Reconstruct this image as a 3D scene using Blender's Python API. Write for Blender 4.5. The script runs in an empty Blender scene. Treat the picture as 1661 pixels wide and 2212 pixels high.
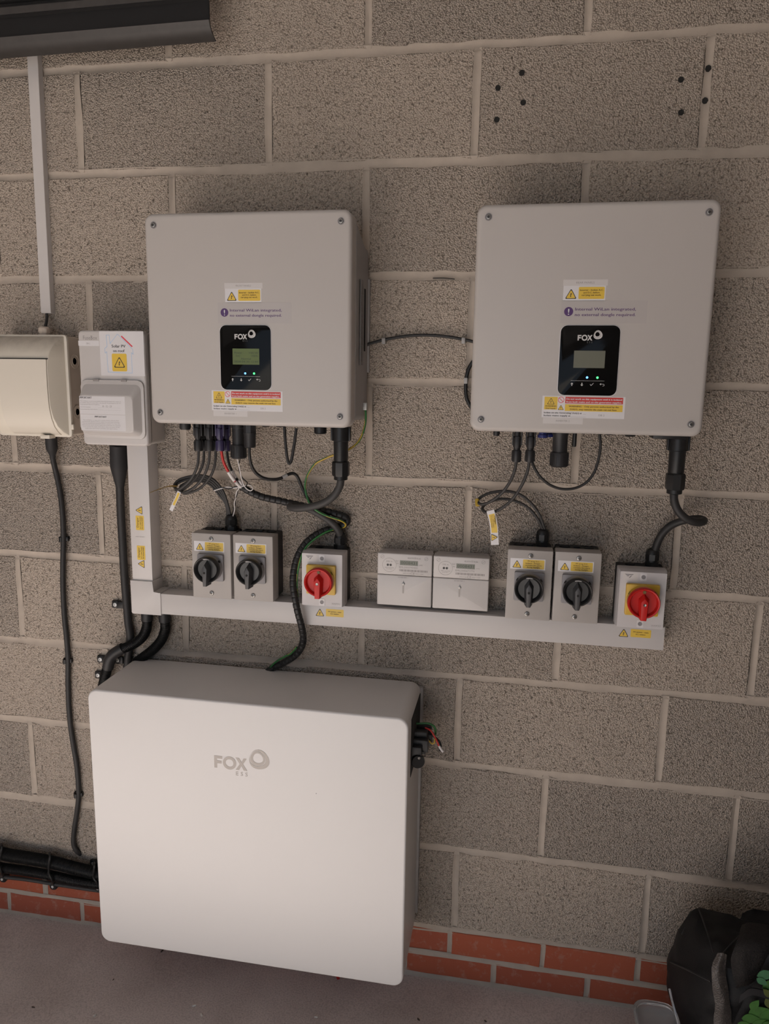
import bpy, bmesh, math, random
from mathutils import Vector, Matrix, noise

random.seed(7)
SC = bpy.context.scene
COL = SC.collection
R = math.radians

# ------------------------------------------------------------------ camera
CAM = Vector((0.5646, -1.6634, 1.4976))
YAW, PITCH, ROLL, FPX = 0.17489, -0.17490, 0.015484, 1612.06
CX, CY = 830.5, 1106.0
fwd = Vector((-math.sin(YAW) * math.cos(PITCH), math.cos(YAW) * math.cos(PITCH), math.sin(PITCH)))
rgt0 = Vector((math.cos(YAW), math.sin(YAW), 0))
up0 = rgt0.cross(fwd)
rgt = rgt0 * math.cos(ROLL) + up0 * math.sin(ROLL)
upv = -rgt0 * math.sin(ROLL) + up0 * math.cos(ROLL)
cam = bpy.data.cameras.new('camera')
cam.sensor_fit = 'VERTICAL'
cam.sensor_height = 36.0
cam.lens = FPX / 2212 * 36.0
cam.clip_start = 0.05
camo = bpy.data.objects.new('camera', cam)
COL.objects.link(camo)
camo.matrix_world = Matrix(((rgt.x, upv.x, -fwd.x, CAM.x), (rgt.y, upv.y, -fwd.y, CAM.y),
                            (rgt.z, upv.z, -fwd.z, CAM.z), (0, 0, 0, 1)))
SC.camera = camo

# ------------------------------------------------------------------ sky, sun, exposure
world = bpy.data.worlds.new('sky')
SC.world = world
world.use_nodes = True
bg = world.node_tree.nodes['Background']
bg.inputs[0].default_value = (0.62, 0.78, 1.0, 1)
bg.inputs[1].default_value = 1.0
sun = bpy.data.lights.new('sun', 'SUN')
sun.energy = 24.0
sun.angle = R(0.6)
sun.color = (1.0, 0.965, 0.91)
suno = bpy.data.objects.new('sun', sun)
COL.objects.link(suno)
# light comes in through the open garage doorway behind the camera and falls on the floor
SUN_DIR = Vector((-0.03, 0.80, -0.60)).normalized()
suno.rotation_euler = SUN_DIR.to_track_quat('-Z', 'Y').to_euler()
suno.location = (0, -6, 5)
SC.view_settings.view_transform = 'Standard'
SC.view_settings.look = 'None'
SC.view_settings.gamma = 1.0
SC.view_settings.use_curve_mapping = False
SC.view_settings.exposure = 0.35


# ------------------------------------------------------------------ helpers
def at(px, py, d):
    """point of the place seen along the photograph's line of sight, at distance d in front of the block wall"""
    v = fwd + rgt * ((px - CX) / FPX) - upv * ((py - CY) / FPX)
    t = (-d - CAM.y) / v.y
    return CAM + v * t


def lin(c):
    return tuple((x / 255 / 12.92) if x / 255 <= 0.04045 else ((x / 255 + 0.055) / 1.055) ** 2.4 for x in c)


def material(name, rgb, rough=0.5, metal=0.0, emit=None, estr=0.0, spec=0.5, coat=0.0, var=0.0, scale=200.0, bump=0.0, bscale=900.0, transmission=0.0):
    m = bpy.data.materials.new(name)
    m.use_nodes = True
    nt = m.node_tree
    b = nt.nodes['Principled BSDF']
    c = lin(rgb) if max(rgb) > 1.0 else rgb
    b.inputs['Base Color'].default_value = (*c, 1)
    b.inputs['Roughness'].default_value = rough
    b.inputs['Metallic'].default_value = metal
    b.inputs['Specular IOR Level'].default_value = spec
    b.inputs['Coat Weight'].default_value = coat
    b.inputs['Transmission Weight'].default_value = transmission
    if emit:
        b.inputs['Emission Color'].default_value = (*emit, 1)
        b.inputs['Emission Strength'].default_value = estr
    geo = nt.nodes.new('ShaderNodeNewGeometry')
    n = nt.nodes.new('ShaderNodeTexNoise')
    n.inputs['Scale'].default_value = scale
    n.inputs['Detail'].default_value = 3
    nt.links.new(geo.outputs['Position'], n.inputs['Vector'])
    if var > 0:
        mix = nt.nodes.new('ShaderNodeMix')
        mix.data_type = 'RGBA'
        mix.inputs[6].default_value = (*[x * (1 - var) for x in c], 1)
        mix.inputs[7].default_value = (*[min(1, x * (1 + var)) for x in c], 1)
        nt.links.new(n.outputs['Fac'], mix.inputs[0])
        nt.links.new(mix.outputs[2], b.inputs['Base Color'])
    if bump > 0:
        n2 = nt.nodes.new('ShaderNodeTexNoise')
        n2.inputs['Scale'].default_value = bscale
        nt.links.new(geo.outputs['Position'], n2.inputs['Vector'])
        bp = nt.nodes.new('ShaderNodeBump')
        bp.inputs['Strength'].default_value = 0.5
        bp.inputs['Distance'].default_value = bump
        nt.links.new(n2.outputs['Fac'], bp.inputs['Height'])
        nt.links.new(bp.outputs['Normal'], b.inputs['Normal'])
    return m


def N(nt, typ, **kw):
    n = nt.nodes.new(typ)
    for k, v in kw.items():
        if k in n.inputs:
            n.inputs[k].default_value = v
        else:
            setattr(n, k, v)
    return n


def ramp(nt, src, stops):
    r = nt.nodes.new('ShaderNodeValToRGB')
    e = r.color_ramp.elements
    e[0].position, e[0].color = stops[0][0], (*stops[0][1], 1)
    e[1].position, e[1].color = stops[-1][0], (*stops[-1][1], 1)
    for p, c in stops[1:-1]:
        x = e.new(p)
        x.color = (*c, 1)
    nt.links.new(src, r.inputs[0])
    return r.outputs[0]


def mixrgb(nt, fac, a, b, mode='MIX'):
    m = nt.nodes.new('ShaderNodeMix')
    m.data_type = 'RGBA'
    m.blend_type = mode
    for s, i in ((fac, 0), (a, 6), (b, 7)):
        if isinstance(s, (int, float)):
            m.inputs[i].default_value = s
        elif isinstance(s, tuple):
            m.inputs[i].default_value = (*s, 1)
        else:
            nt.links.new(s, m.inputs[i])
    return m.outputs[2]


def math_node(nt, op, a, b=0.0):
    m = nt.nodes.new('ShaderNodeMath')
    m.operation = op
    for s, i in ((a, 0), (b, 1)):
        if isinstance(s, (int, float)):
            m.inputs[i].default_value = s
        else:
            nt.links.new(s, m.inputs[i])
    return m.outputs[0]


def block_material():
    m = bpy.data.materials.new('aggregate_block')
    m.use_nodes = True
    nt = m.node_tree
    b = nt.nodes['Principled BSDF']
    b.inputs['Roughness'].default_value = 0.95
    b.inputs['Specular IOR Level'].default_value = 0.15
    geo = nt.nodes.new('ShaderNodeNewGeometry')
    info = nt.nodes.new('ShaderNodeObjectInfo')
    pos = geo.outputs['Position']
    tone = N(nt, 'ShaderNodeTexNoise', Scale=3.0, Detail=3.0)
    speck = N(nt, 'ShaderNodeTexNoise', Scale=330.0, Detail=4.0, Roughness=0.7)
    vor = N(nt, 'ShaderNodeTexVoronoi', Scale=310.0)
    pit = N(nt, 'ShaderNodeTexNoise', Scale=150.0, Detail=6.0, Roughness=0.75)
    for n in (tone, speck, vor, pit):
        nt.links.new(pos, n.inputs['Vector'])
    base = mixrgb(nt, info.outputs['Random'], (0.420, 0.358, 0.300), (0.355, 0.315, 0.280))
    base = mixrgb(nt, math_node(nt, 'MULTIPLY', tone.outputs['Fac'], 0.9), base, (0.50, 0.428, 0.358))
    grain = ramp(nt, speck.outputs['Fac'], [(0.30, (0.66, 0.66, 0.66)), (0.5, (1, 1, 1)), (0.72, (1.12, 1.11, 1.08))])
    col = mixrgb(nt, 1.0, base, grain, 'MULTIPLY')
    gap = ramp(nt, vor.outputs['Distance'], [(0.50, (1, 1, 1)), (0.85, (0.62, 0.60, 0.58))])  # darkens the colour in the gaps between grains, as shade does
    col = mixrgb(nt, 1.0, col, gap, 'MULTIPLY')
    nt.links.new(col, b.inputs['Base Color'])
    pr = ramp(nt, pit.outputs['Fac'], [(0.33, (0, 0, 0)), (0.42, (1, 1, 1))])
    h = math_node(nt, 'ADD', math_node(nt, 'MULTIPLY', pr, 2.6), math_node(nt, 'MULTIPLY', vor.outputs['Distance'], -0.95))
    h = math_node(nt, 'ADD', h, math_node(nt, 'MULTIPLY', speck.outputs['Fac'], 0.35))
    h = math_node(nt, 'MULTIPLY', h, math_node(nt, 'ADD', math_node(nt, 'MULTIPLY', info.outputs['Random'], 0.7), 0.75))
    bp = nt.nodes.new('ShaderNodeBump')
    bp.inputs['Strength'].default_value = 1.0
    bp.inputs['Distance'].default_value = 0.0042
    nt.links.new(h, bp.inputs['Height'])
    nt.links.new(bp.outputs['Normal'], b.inputs['Normal'])
    return m


def mortar_material():
    m = bpy.data.materials.new('mortar')
    m.use_nodes = True
    nt = m.node_tree
    b = nt.nodes['Principled BSDF']
    b.inputs['Roughness'].default_value = 0.9
    b.inputs['Specular IOR Level'].default_value = 0.2
    geo = nt.nodes.new('ShaderNodeNewGeometry')
    n1 = N(nt, 'ShaderNodeTexNoise', Scale=25.0, Detail=4.0)
    n2 = N(nt, 'ShaderNodeTexNoise', Scale=420.0, Detail=3.0)
    for n in (n1, n2):
        nt.links.new(geo.outputs['Position'], n.inputs['Vector'])
    nt.links.new(ramp(nt, n1.outputs['Fac'], [(0.25, (0.34, 0.293, 0.247)), (0.75, (0.41, 0.353, 0.298))]), b.inputs['Base Color'])
    bp = nt.nodes.new('ShaderNodeBump')
    bp.inputs['Strength'].default_value = 0.6
    bp.inputs['Distance'].default_value = 0.002
    nt.links.new(math_node(nt, 'ADD', n1.outputs['Fac'], math_node(nt, 'MULTIPLY', n2.outputs['Fac'], 0.25)), bp.inputs['Height'])
    nt.links.new(bp.outputs['Normal'], b.inputs['Normal'])
    return m


def brick_material():
    m = bpy.data.materials.new('red_brick')
    m.use_nodes = True
    nt = m.node_tree
    b = nt.nodes['Principled BSDF']
    b.inputs['Roughness'].default_value = 0.85
    b.inputs['Specular IOR Level'].default_value = 0.2
    geo = nt.nodes.new('ShaderNodeNewGeometry')
    info = nt.nodes.new('ShaderNodeObjectInfo')
    n1 = N(nt, 'ShaderNodeTexNoise', Scale=38.0, Detail=6.0, Roughness=0.65)
    n2 = N(nt, 'ShaderNodeTexNoise', Scale=300.0, Detail=3.0)
    for n in (n1, n2):
        nt.links.new(geo.outputs['Position'], n.inputs['Vector'])
    base = mixrgb(nt, info.outputs['Random'], (0.36, 0.095, 0.048), (0.29, 0.082, 0.05))
    bloom = ramp(nt, n1.outputs['Fac'], [(0.54, (0, 0, 0)), (0.72, (0.55, 0.55, 0.55))])
    nt.links.new(mixrgb(nt, bloom, base, (0.36, 0.24, 0.19)), b.inputs['Base Color'])
    bp = nt.nodes.new('ShaderNodeBump')
    bp.inputs['Strength'].default_value = 0.5
    bp.inputs['Distance'].default_value = 0.0015
    nt.links.new(math_node(nt, 'ADD', n1.outputs['Fac'], n2.outputs['Fac']), bp.inputs['Height'])
    nt.links.new(bp.outputs['Normal'], b.inputs['Normal'])
    return m


def floor_material(name, ca, cb):
    m = bpy.data.materials.new(name)
    m.use_nodes = True
    nt = m.node_tree
    b = nt.nodes['Principled BSDF']
    b.inputs['Roughness'].default_value = 0.8
    b.inputs['Specular IOR Level'].default_value = 0.25
    geo = nt.nodes.new('ShaderNodeNewGeometry')
    n1 = N(nt, 'ShaderNodeTexNoise', Scale=5.0, Detail=6.0)
    n2 = N(nt, 'ShaderNodeTexNoise', Scale=260.0, Detail=4.0)
    for n in (n1, n2):
        nt.links.new(geo.outputs['Position'], n.inputs['Vector'])
    c = ramp(nt, n1.outputs['Fac'], [(0.3, ca), (0.7, cb)])
    g = ramp(nt, n2.outputs['Fac'], [(0.3, (0.75, 0.75, 0.75)), (0.6, (1.05, 1.05, 1.05))])
    nt.links.new(mixrgb(nt, 1.0, c, g, 'MULTIPLY'), b.inputs['Base Color'])
    bp = nt.nodes.new('ShaderNodeBump')
    bp.inputs['Strength'].default_value = 0.4
    bp.inputs['Distance'].default_value = 0.0012
    nt.links.new(n2.outputs['Fac'], bp.inputs['Height'])
    nt.links.new(bp.outputs['Normal'], b.inputs['Normal'])
    return m


def dusty_material(name, rgb, dirt, zc, zr):
    """old cream plastic with settled dirt on its upper shoulder"""
    m = material(name, rgb, 0.45)
    nt = m.node_tree
    b = nt.nodes['Principled BSDF']
    geo = nt.nodes.new('ShaderNodeNewGeometry')
    sep = nt.nodes.new('ShaderNodeSeparateXYZ')
    nt.links.new(geo.outputs['Position'], sep.inputs[0])
    n1 = N(nt, 'ShaderNodeTexNoise', Scale=45.0, Detail=6.0, Roughness=0.7)
    nt.links.new(geo.outputs['Position'], n1.inputs['Vector'])
    h = math_node(nt, 'DIVIDE', math_node(nt, 'SUBTRACT', sep.outputs['Z'], zc), zr)
    f = math_node(nt, 'MULTIPLY', math_node(nt, 'MAXIMUM', math_node(nt, 'MINIMUM', h, 1.0), 0.0), math_node(nt, 'MULTIPLY', n1.outputs['Fac'], 1.1))
    nt.links.new(mixrgb(nt, f, lin(rgb), dirt), b.inputs['Base Color'])
    return m


MT = {}
MT['block'] = block_material()
MT['mortar'] = mortar_material()
MT['brick'] = brick_material()
MT['floor'] = floor_material('garage_floor', (0.42, 0.365, 0.345), (0.54, 0.485, 0.465))
MT['drive'] = floor_material('driveway', (0.26, 0.24, 0.22), (0.32, 0.30, 0.275))
MT['plaster'] = material('plaster', (0.30, 0.265, 0.235), 0.9, var=0.06, scale=6)
MT['ceiling'] = material('ceiling_board', (0.62, 0.61, 0.61), 0.9, var=0.03, scale=6)
MT['inv'] = material('inverter_paint', (0.40, 0.372, 0.350), 0.42, bump=0.0001, bscale=1500)
MT['inv_body'] = material('inverter_casing', (0.27, 0.257, 0.252), 0.5)
MT['bat'] = material('battery_paint', (0.535, 0.522, 0.512), 0.38, bump=0.00008, bscale=1500)
MT['pvc'] = material('white_pvc', (0.49, 0.465, 0.45), 0.35)
MT['pvc_new'] = material('white_plastic', (0.455, 0.43, 0.415), 0.35)
MT['cream'] = material('cream_plastic', (0.58, 0.535, 0.46), 0.4)
MT['cream_dirty'] = dusty_material('cream_plastic_dusty', (205, 198, 184), (0.20, 0.165, 0.13), 1.535, 0.05)
MT['cream_base'] = material('beige_plastic', (0.50, 0.428, 0.358), 0.5)
MT['black'] = material('black_plastic', (0.009, 0.009, 0.0095), 0.4, spec=0.35)
MT['black_matt'] = material('black_rubber', (0.02, 0.019, 0.019), 0.6, spec=0.3)
MT['soft_black'] = material('dark_plastic', (0.017, 0.0165, 0.0175), 0.45, spec=0.35)
MT['cable'] = material('dark_cable', (0.022, 0.021, 0.021), 0.5, spec=0.3)
MT['cable_grey'] = material('grey_cable', (0.040, 0.038, 0.037), 0.5, spec=0.3)
MT['cable_black'] = material('black_cable', (0.013, 0.0125, 0.0125), 0.42, spec=0.35)
MT['shrink'] = material('heat_shrink', (0.017, 0.0165, 0.0175), 0.6, spec=0.3)
MT['gloss'] = material('black_glass', (0.004, 0.004, 0.004), 0.10, spec=0.13)
MT['lcd'] = material('lcd_green', (0.085, 0.105, 0.045), 0.35, spec=0.2, emit=(0.16, 0.22, 0.07), estr=0.10)
MT['lcd_off'] = material('lcd_grey', (0.125, 0.128, 0.098), 0.3, spec=0.3)
MT['lcd_ink'] = material('lcd_ink', (0.03, 0.04, 0.02), 0.4)
MT['lcd_meter'] = material('meter_lcd', (0.12, 0.125, 0.10), 0.3)
MT['led_blue'] = material('led_blue', (0.02, 0.1, 0.9), 0.3, emit=(0.10, 0.35, 1.0), estr=3.0)
MT['led_green'] = material('led_green', (0.02, 0.8, 0.1), 0.3, emit=(0.05, 1.0, 0.15), estr=3.0)
MT['silver'] = material('logo_silver', (0.50, 0.49, 0.48), 0.4, spec=0.3)
MT['dim_silver'] = material('logo_dim', (0.10, 0.10, 0.10), 0.4)
MT['logo_grey'] = material('logo_grey', (0.34, 0.312, 0.285), 0.45)
MT['label'] = material('label_white', (0.56, 0.545, 0.55), 0.4)
MT['tape'] = material('label_tape', (0.49, 0.465, 0.45), 0.35)
MT['clear_sticker'] = material('grey_sticker', (0.378, 0.35, 0.335), 0.35)
MT['yellow'] = material('label_yellow', (0.60, 0.405, 0.045), 0.4)
MT['red_lab'] = material('label_red', (0.46, 0.035, 0.026), 0.4)
MT['ink'] = material('black_ink', (0.03, 0.027, 0.025), 0.5)
MT['ink_soft'] = material('grey_ink', (0.24, 0.22, 0.21), 0.5)
MT['ink_brown'] = material('dark_ink_on_yellow', (0.13, 0.08, 0.015), 0.5)
MT['purple'] = material('purple_ink', (0.065, 0.025, 0.11), 0.45)
MT['blue_line'] = material('blue_ink', (0.28, 0.45, 0.66), 0.5)
MT['red_ink'] = material('red_ink', (0.60, 0.04, 0.06), 0.5)
MT['steel'] = material('screw_steel', (0.28, 0.27, 0.255), 0.42, metal=1.0)
MT['zinc'] = material('zinc_screw', (0.45, 0.45, 0.44), 0.5, metal=0.5)
MT['iso_grey'] = material('isolator_grey', (0.325, 0.30, 0.28), 0.5)
MT['iso_plate'] = material('isolator_plate_grey', (0.19, 0.182, 0.188), 0.5)
MT['iso_side'] = material('isolator_dark_base', (0.022, 0.021, 0.021), 0.55)
MT['ac_grey'] = material('isolator_light_grey', (0.47, 0.45, 0.45), 0.45)
MT['knob'] = material('knob_black', (0.012, 0.012, 0.0125), 0.3)
MT['knob_bar'] = material('knob_dark_grey', (0.036, 0.036, 0.038), 0.45)
MT['yplastic'] = material('yellow_plastic', (0.50, 0.31, 0.03), 0.4)
MT['rplastic'] = material('red_plastic', (0.42, 0.013, 0.011), 0.4, spec=0.3)
MT['plug_purple'] = material('purple_plug', (0.028, 0.021, 0.062), 0.4)
MT['plug_blue'] = material('blue_cap', (0.014, 0.02, 0.11), 0.4)
MT['red_wire'] = material('red_wire', (0.40, 0.016, 0.014), 0.4)
MT['white_wire'] = material('white_wire', (0.56, 0.53, 0.52), 0.45)
MT['green_wire'] = material('green_wire', (0.022, 0.13, 0.032), 0.4)
MT['yellow_wire'] = material('yellow_wire', (0.40, 0.27, 0.035), 0.4)
MT['grey_tie'] = material('cable_tie_grey', (0.30, 0.29, 0.28), 0.45)
MT['brown_plug'] = material('brown_wall_plug', (0.022, 0.014, 0.011), 0.6)
MT['hole'] = material('hole_shade', (0.01, 0.009, 0.008), 0.9)  # near-black colour stands for the shade inside holes, slots and gaps
MT['housing'] = material('housing_black', (0.008, 0.008, 0.0085), 0.5, spec=0.25)
MT['housing_edge'] = material('housing_lip', (0.03, 0.027, 0.025), 0.5, var=0.35, scale=60)
MT['bag'] = material('bag_black', (0.006, 0.006, 0.0065), 0.6, spec=0.25, bump=0.001, bscale=500)
MT['net'] = material('bag_net', (0.05, 0.042, 0.037), 0.35, var=0.95, scale=380, bump=0.004, bscale=380)
MT['net_dark'] = material('bag_net_dark', (0.012, 0.010, 0.009), 0.5, spec=0.2, var=0.95, scale=300, bump=0.004, bscale=600)
MT['leaf'] = material('print_leaf', (0.040, 0.120, 0.022), 0.5, var=0.35, scale=90)
MT['leaf_b'] = material('print_leaf_teal', (0.042, 0.135, 0.062), 0.5, var=0.3, scale=90)
MT['leaf_c'] = material('print_leaf_olive', (0.07, 0.085, 0.018), 0.5, var=0.3, scale=90)
MT['clear'] = material('clear_plastic', (0.80, 0.82, 0.84), 0.12, transmission=0.85)
MT['crumb'] = material('floor_crumb', (0.55, 0.52, 0.48), 0.8)
MT['crumb_dark'] = material('floor_crumb_dark', (0.06, 0.045, 0.035), 0.8)


def parent_to(o, parent):
    if parent is not None:
        o.parent = parent
        m = Matrix.Identity(4)
        if parent.type == 'EMPTY':
            m = Matrix.Translation(-Vector(parent.location))
        o.matrix_parent_inverse = m


def finish(name, bm, mat, parent=None, label=None, smooth=35, recalc=True):
    if recalc:
        bmesh.ops.recalc_face_normals(bm, faces=bm.faces[:])
    me = bpy.data.meshes.new(name)
    bm.to_mesh(me)
    bm.free()
    mats = mat if isinstance(mat, (list, tuple)) else [mat]
    for m_ in mats:
        me.materials.append(MT[m_] if isinstance(m_, str) else m_)
    if smooth:
        me.shade_smooth()
        me.set_sharp_from_angle(angle=R(smooth))
    o = bpy.data.objects.new(name, me)
    COL.objects.link(o)
    parent_to(o, parent)
    if label:
        o['label'] = label
    return o


def thing(name, label, cat, loc, group=None):
    o = bpy.data.objects.new(name, None)
    o.empty_display_size = 0.05
    o.location = loc
    COL.objects.link(o)
    o['label'] = label
    o['category'] = cat
    if group:
        o['group'] = group
    return o


def tag(o, label, cat, group=None):
    o['label'] = label
    o['category'] = cat
    if group:
        o['group'] = group
    return o


def BM():
    return bmesh.new()


def rr(x0, x1, z0, z1, r, n=5):
    """rounded rectangle outline (x, z)"""
    if r <= 0:
        return [(x0, z0), (x1, z0), (x1, z1), (x0, z1)]
    out = []
    for cx, cz, a0 in ((x1 - r, z0 + r, -90), (x1 - r, z1 - r, 0), (x0 + r, z1 - r, 90), (x0 + r, z0 + r, 180)):
        for i in range(n + 1):
            a = R(a0 + 90 * i / n)
            out.append((cx + r * math.cos(a), cz + r * math.sin(a)))
    return out


def circ(cx, cz, r, n=24):
    return [(cx + r * math.cos(2 * math.pi * i / n), cz + r * math.sin(2 * math.pi * i / n)) for i in range(n)]


def prism(bm, outline, d0, d1, bev=0.0, seg=2, outline1=None):
    """extrude an (x, z) outline from wall distance d0 to d1; bevels the front rim"""
    o1 = outline1 or outline
    a = [bm.verts.new((x, -d0, z)) for x, z in outline]
    b = [bm.verts.new((x, -d1, z)) for x, z in o1]
    n = len(a)
    for i in range(n):
        bm.faces.new((a[i], a[(i + 1) % n], b[(i + 1) % n], b[i]))
    bm.faces.new(a)
    f = bm.faces.new(b)
    if bev > 0:
        bmesh.ops.bevel(bm, geom=list(f.edges), offset=bev, segments=seg, profile=0.5, affect='EDGES', clamp_overlap=True)


def plate(bm, x0, x1, z0, z1, r, d0, d1, bev, seg=3, n=6):
    """rounded plate from d0 to d1 with a filleted front rim"""
    rings = [(0.0, d0), (0.0, d1 - bev)]
    for i in range(1, seg + 1):
        a = math.pi / 2 * i / seg
        rings.append((bev * (1 - math.cos(a)), d1 - bev + bev * math.sin(a)))
    loops = []
    for ins, d in rings:
        loops.append([bm.verts.new((x, -d, z)) for x, z in rr(x0 + ins, x1 - ins, z0 + ins, z1 - ins, max(r - ins, 0.0008), n)])
    m = len(loops[0])
    for a, b in zip(loops[:-1], loops[1:]):
        for i in range(m):
            bm.faces.new((a[i], a[(i + 1) % m], b[(i + 1) % m], b[i]))
    bm.faces.new(loops[0])
    bm.faces.new(loops[-1])


def flat(bm, outline, d):
    bm.faces.new([bm.verts.new((x, -d, z)) for x, z in outline])


def box(bm, x0, x1, d0, d1, z0, z1, bev=0.0, seg=2):
    r = bmesh.ops.create_cube(bm, size=1.0, matrix=Matrix.Translation(((x0 + x1) / 2, -(d0 + d1) / 2, (z0 + z1) / 2)) @ Matrix.Diagonal((x1 - x0, d1 - d0, z1 - z0, 1)))
    if bev > 0:
        es = {e for v in r['verts'] for e in v.link_edges}
        bmesh.ops.bevel(bm, geom=list(es), offset=bev, segments=seg, profile=0.5, affect='EDGES', clamp_overlap=True)


def lathe(bm, prof, org, axis, n=20, rot=0.0, cap=True):
    """prof: list of (radius, height along axis)"""
    axis = Vector(axis).normalized()
    u = axis.orthogonal().normalized()
    if abs(axis.z) > 0.9:
        u = Vector((1, 0, 0))
    w = axis.cross(u)
    org = Vector(org)
    rings = []
    for r, h in prof:
        rings.append([bm.verts.new(org + axis * h + (u * math.cos(rot + 2 * math.pi * i / n) + w * math.sin(rot + 2 * math.pi * i / n)) * max(r, 1e-5)) for i in range(n)])
    for a, b in zip(rings[:-1], rings[1:]):
        for i in range(n):
            bm.faces.new((a[i], a[(i + 1) % n], b[(i + 1) % n], b[i]))
    if cap:
        bm.faces.new(rings[0])
        bm.faces.new(rings[-1])


def catmull(pts, sub):
    P = [Vector(p) for p in pts]
    if len(P) < 3:
        return [P[0].lerp(P[-1], i / sub) for i in range(sub + 1)]
    out = []
    for i in range(len(P) - 1):
        p0 = P[i - 1] if i > 0 else P[0] * 2 - P[1]
        p1, p2 = P[i], P[i + 1]
        p3 = P[i + 2] if i + 2 < len(P) else P[-1] * 2 - P[-2]
        for k in range(sub):
            t = k / sub
            out.append(0.5 * ((2 * p1) + (-p0 + p2) * t + (2 * p0 - 5 * p1 + 4 * p2 - p3) * t * t + (-p0 + 3 * p1 - 3 * p2 + p3) * t ** 3))
    out.append(P[-1])
    return out


def resample(pts, step):
    out = [pts[0]]
    acc = 0.0
    for a, b in zip(pts[:-1], pts[1:]):
        L = (b - a).length
        if L < 1e-9:
            continue
        s = step - acc
        while s <= L:
            out.append(a.lerp(b, s / L))
            s += step
        acc = (acc + L) % step
    return out


def tube(bm, pts, r, n=10, sub=6, rfun=None, mfun=None, step=None):
    """smooth tube through world points; rfun(s, i) gives the radius, mfun(k, i) the material slot"""
    P = catmull(pts, sub)
    if step:
        P = resample(P, step)
    rings = []
    t0 = (P[1] - P[0]).normalized()
    u = t0.orthogonal().normalized()
    s = 0.0
    for i, p in enumerate(P):
        if i == 0:
            t = t0
        elif i == len(P) - 1:
            t = (P[i] - P[i - 1]).normalized()
        else:
            t = (P[i + 1] - P[i - 1]).normalized()
        u = (u - t * u.dot(t)).normalized()
        w = t.cross(u)
        if i:
            s += (P[i] - P[i - 1]).length
        rad = rfun(s, i) if rfun else r
        rings.append([bm.verts.new(p + (u * math.cos(2 * math.pi * k / n) + w * math.sin(2 * math.pi * k / n)) * rad) for k in range(n)])
    for i, (a, b) in enumerate(zip(rings[:-1], rings[1:])):
        for k in range(n):
            f = bm.faces.new((a[k], a[(k + 1) % n], b[(k + 1) % n], b[k]))
            if mfun:
                f.material_index = mfun(k, i)
    bm.faces.new(rings[0])
    bm.faces.new(rings[-1])


# ---- lettering
_font_cache = {}


def glyphs(s):
    if s not in _font_cache:
        cu = bpy.data.curves.new('lettering', 'FONT')
        cu.body = s
        cu.size = 1.0
        cu.resolution_u = 2
        ob = bpy.data.objects.new('lettering', cu)
        COL.objects.link(ob)
        bpy.context.view_layer.update()
        ev = ob.evaluated_get(bpy.context.evaluated_depsgraph_get())
        me = ev.to_mesh()
        vs = [tuple(v.co[:2]) for v in me.vertices]
        fs = [tuple(p.vertices) for p in me.polygons]
        ev.to_mesh_clear()
        bpy.data.objects.remove(ob)
        bpy.data.curves.remove(cu)
        _font_cache[s] = (vs, fs)
    return _font_cache[s]


CAP = None
_jobs = []


def put_text(bm, s, x, z, width, cap, d, rot=0.0, bold=0.0, align='L'):
    """write s from (x, z) baseline along a surface at wall distance d, fitted to a width; rot in degrees"""
    vs, fs = glyphs(s)
    if not vs:
        return
    x0 = min(v[0] for v in vs)
    x1 = max(v[0] for v in vs)
    sx = width / (x1 - x0)
    sz = cap / CAP
    ox = {'L': 0.0, 'C': -width / 2, 'R': -width}[align]
    ca, sa = math.cos(R(rot)), math.sin(R(rot))
    offs = [0.0] if not bold else [-bold / 2, bold / 2]
    for k, b in enumerate(offs):
        vv = []
        for a, c in vs:
            lx, lz = (a - x0) * sx + ox + b, c * sz
            vv.append(bm.verts.new((x + lx * ca - lz * sa, -d - k * 0.00002, z + lx * sa + lz * ca)))
        for f in fs:
            try:
                bm.faces.new([vv[i] for i in f])
            except ValueError:
                pass


CAP = max(v[1] for v in glyphs('H')[0])


def lettering(parent, lines, d, mat='ink', name='lettering'):
    """lines: (text, x, z, width, cap[, rot, bold, align])"""
    bm = BM()
    for ln in lines:
        s, x, z, w, c = ln[:5]
        rot, bold, al = (list(ln[5:]) + [0.0, 0.0, 'L'][len(ln) - 5:])[:3] if len(ln) > 5 else (0.0, 0.0, 'L')
        put_text(bm, s, x, z, w, c, d, rot, bold, al)
    return finish(name, bm, mat, parent, smooth=0, recalc=False)


BOLT = [(0.05, 0.62), (0.22, 0.45), (0.14, 0.42), (0.26, 0.18), (-0.02, 0.24), (0.06, -0.10), (0.14, -0.08), (-0.10, -0.38), (-0.20, -0.04), (-0.10, -0.08), (-0.20, 0.36), (0.02, 0.30), (-0.14, 0.52)]


def xf(pts, cx, cz, s, rot=0.0):
    ca, sa = math.cos(R(rot)), math.sin(R(rot))
    return [(cx + (x * ca - z * sa) * s, cz + (x * sa + z * ca) * s) for x, z in pts]


def tri_outline(r, n=4, k=0.12):
    out = []
    for c in (90, 210, 330):
        cx, cz = (1 - 2 * k) * r * math.cos(R(c)), (1 - 2 * k) * r * math.sin(R(c))
        for i in range(n + 1):
            a = R(c - 60 + 120 * i / n)
            out.append((cx + k * r * math.cos(a), cz + k * r * math.sin(a)))
    return out


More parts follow.
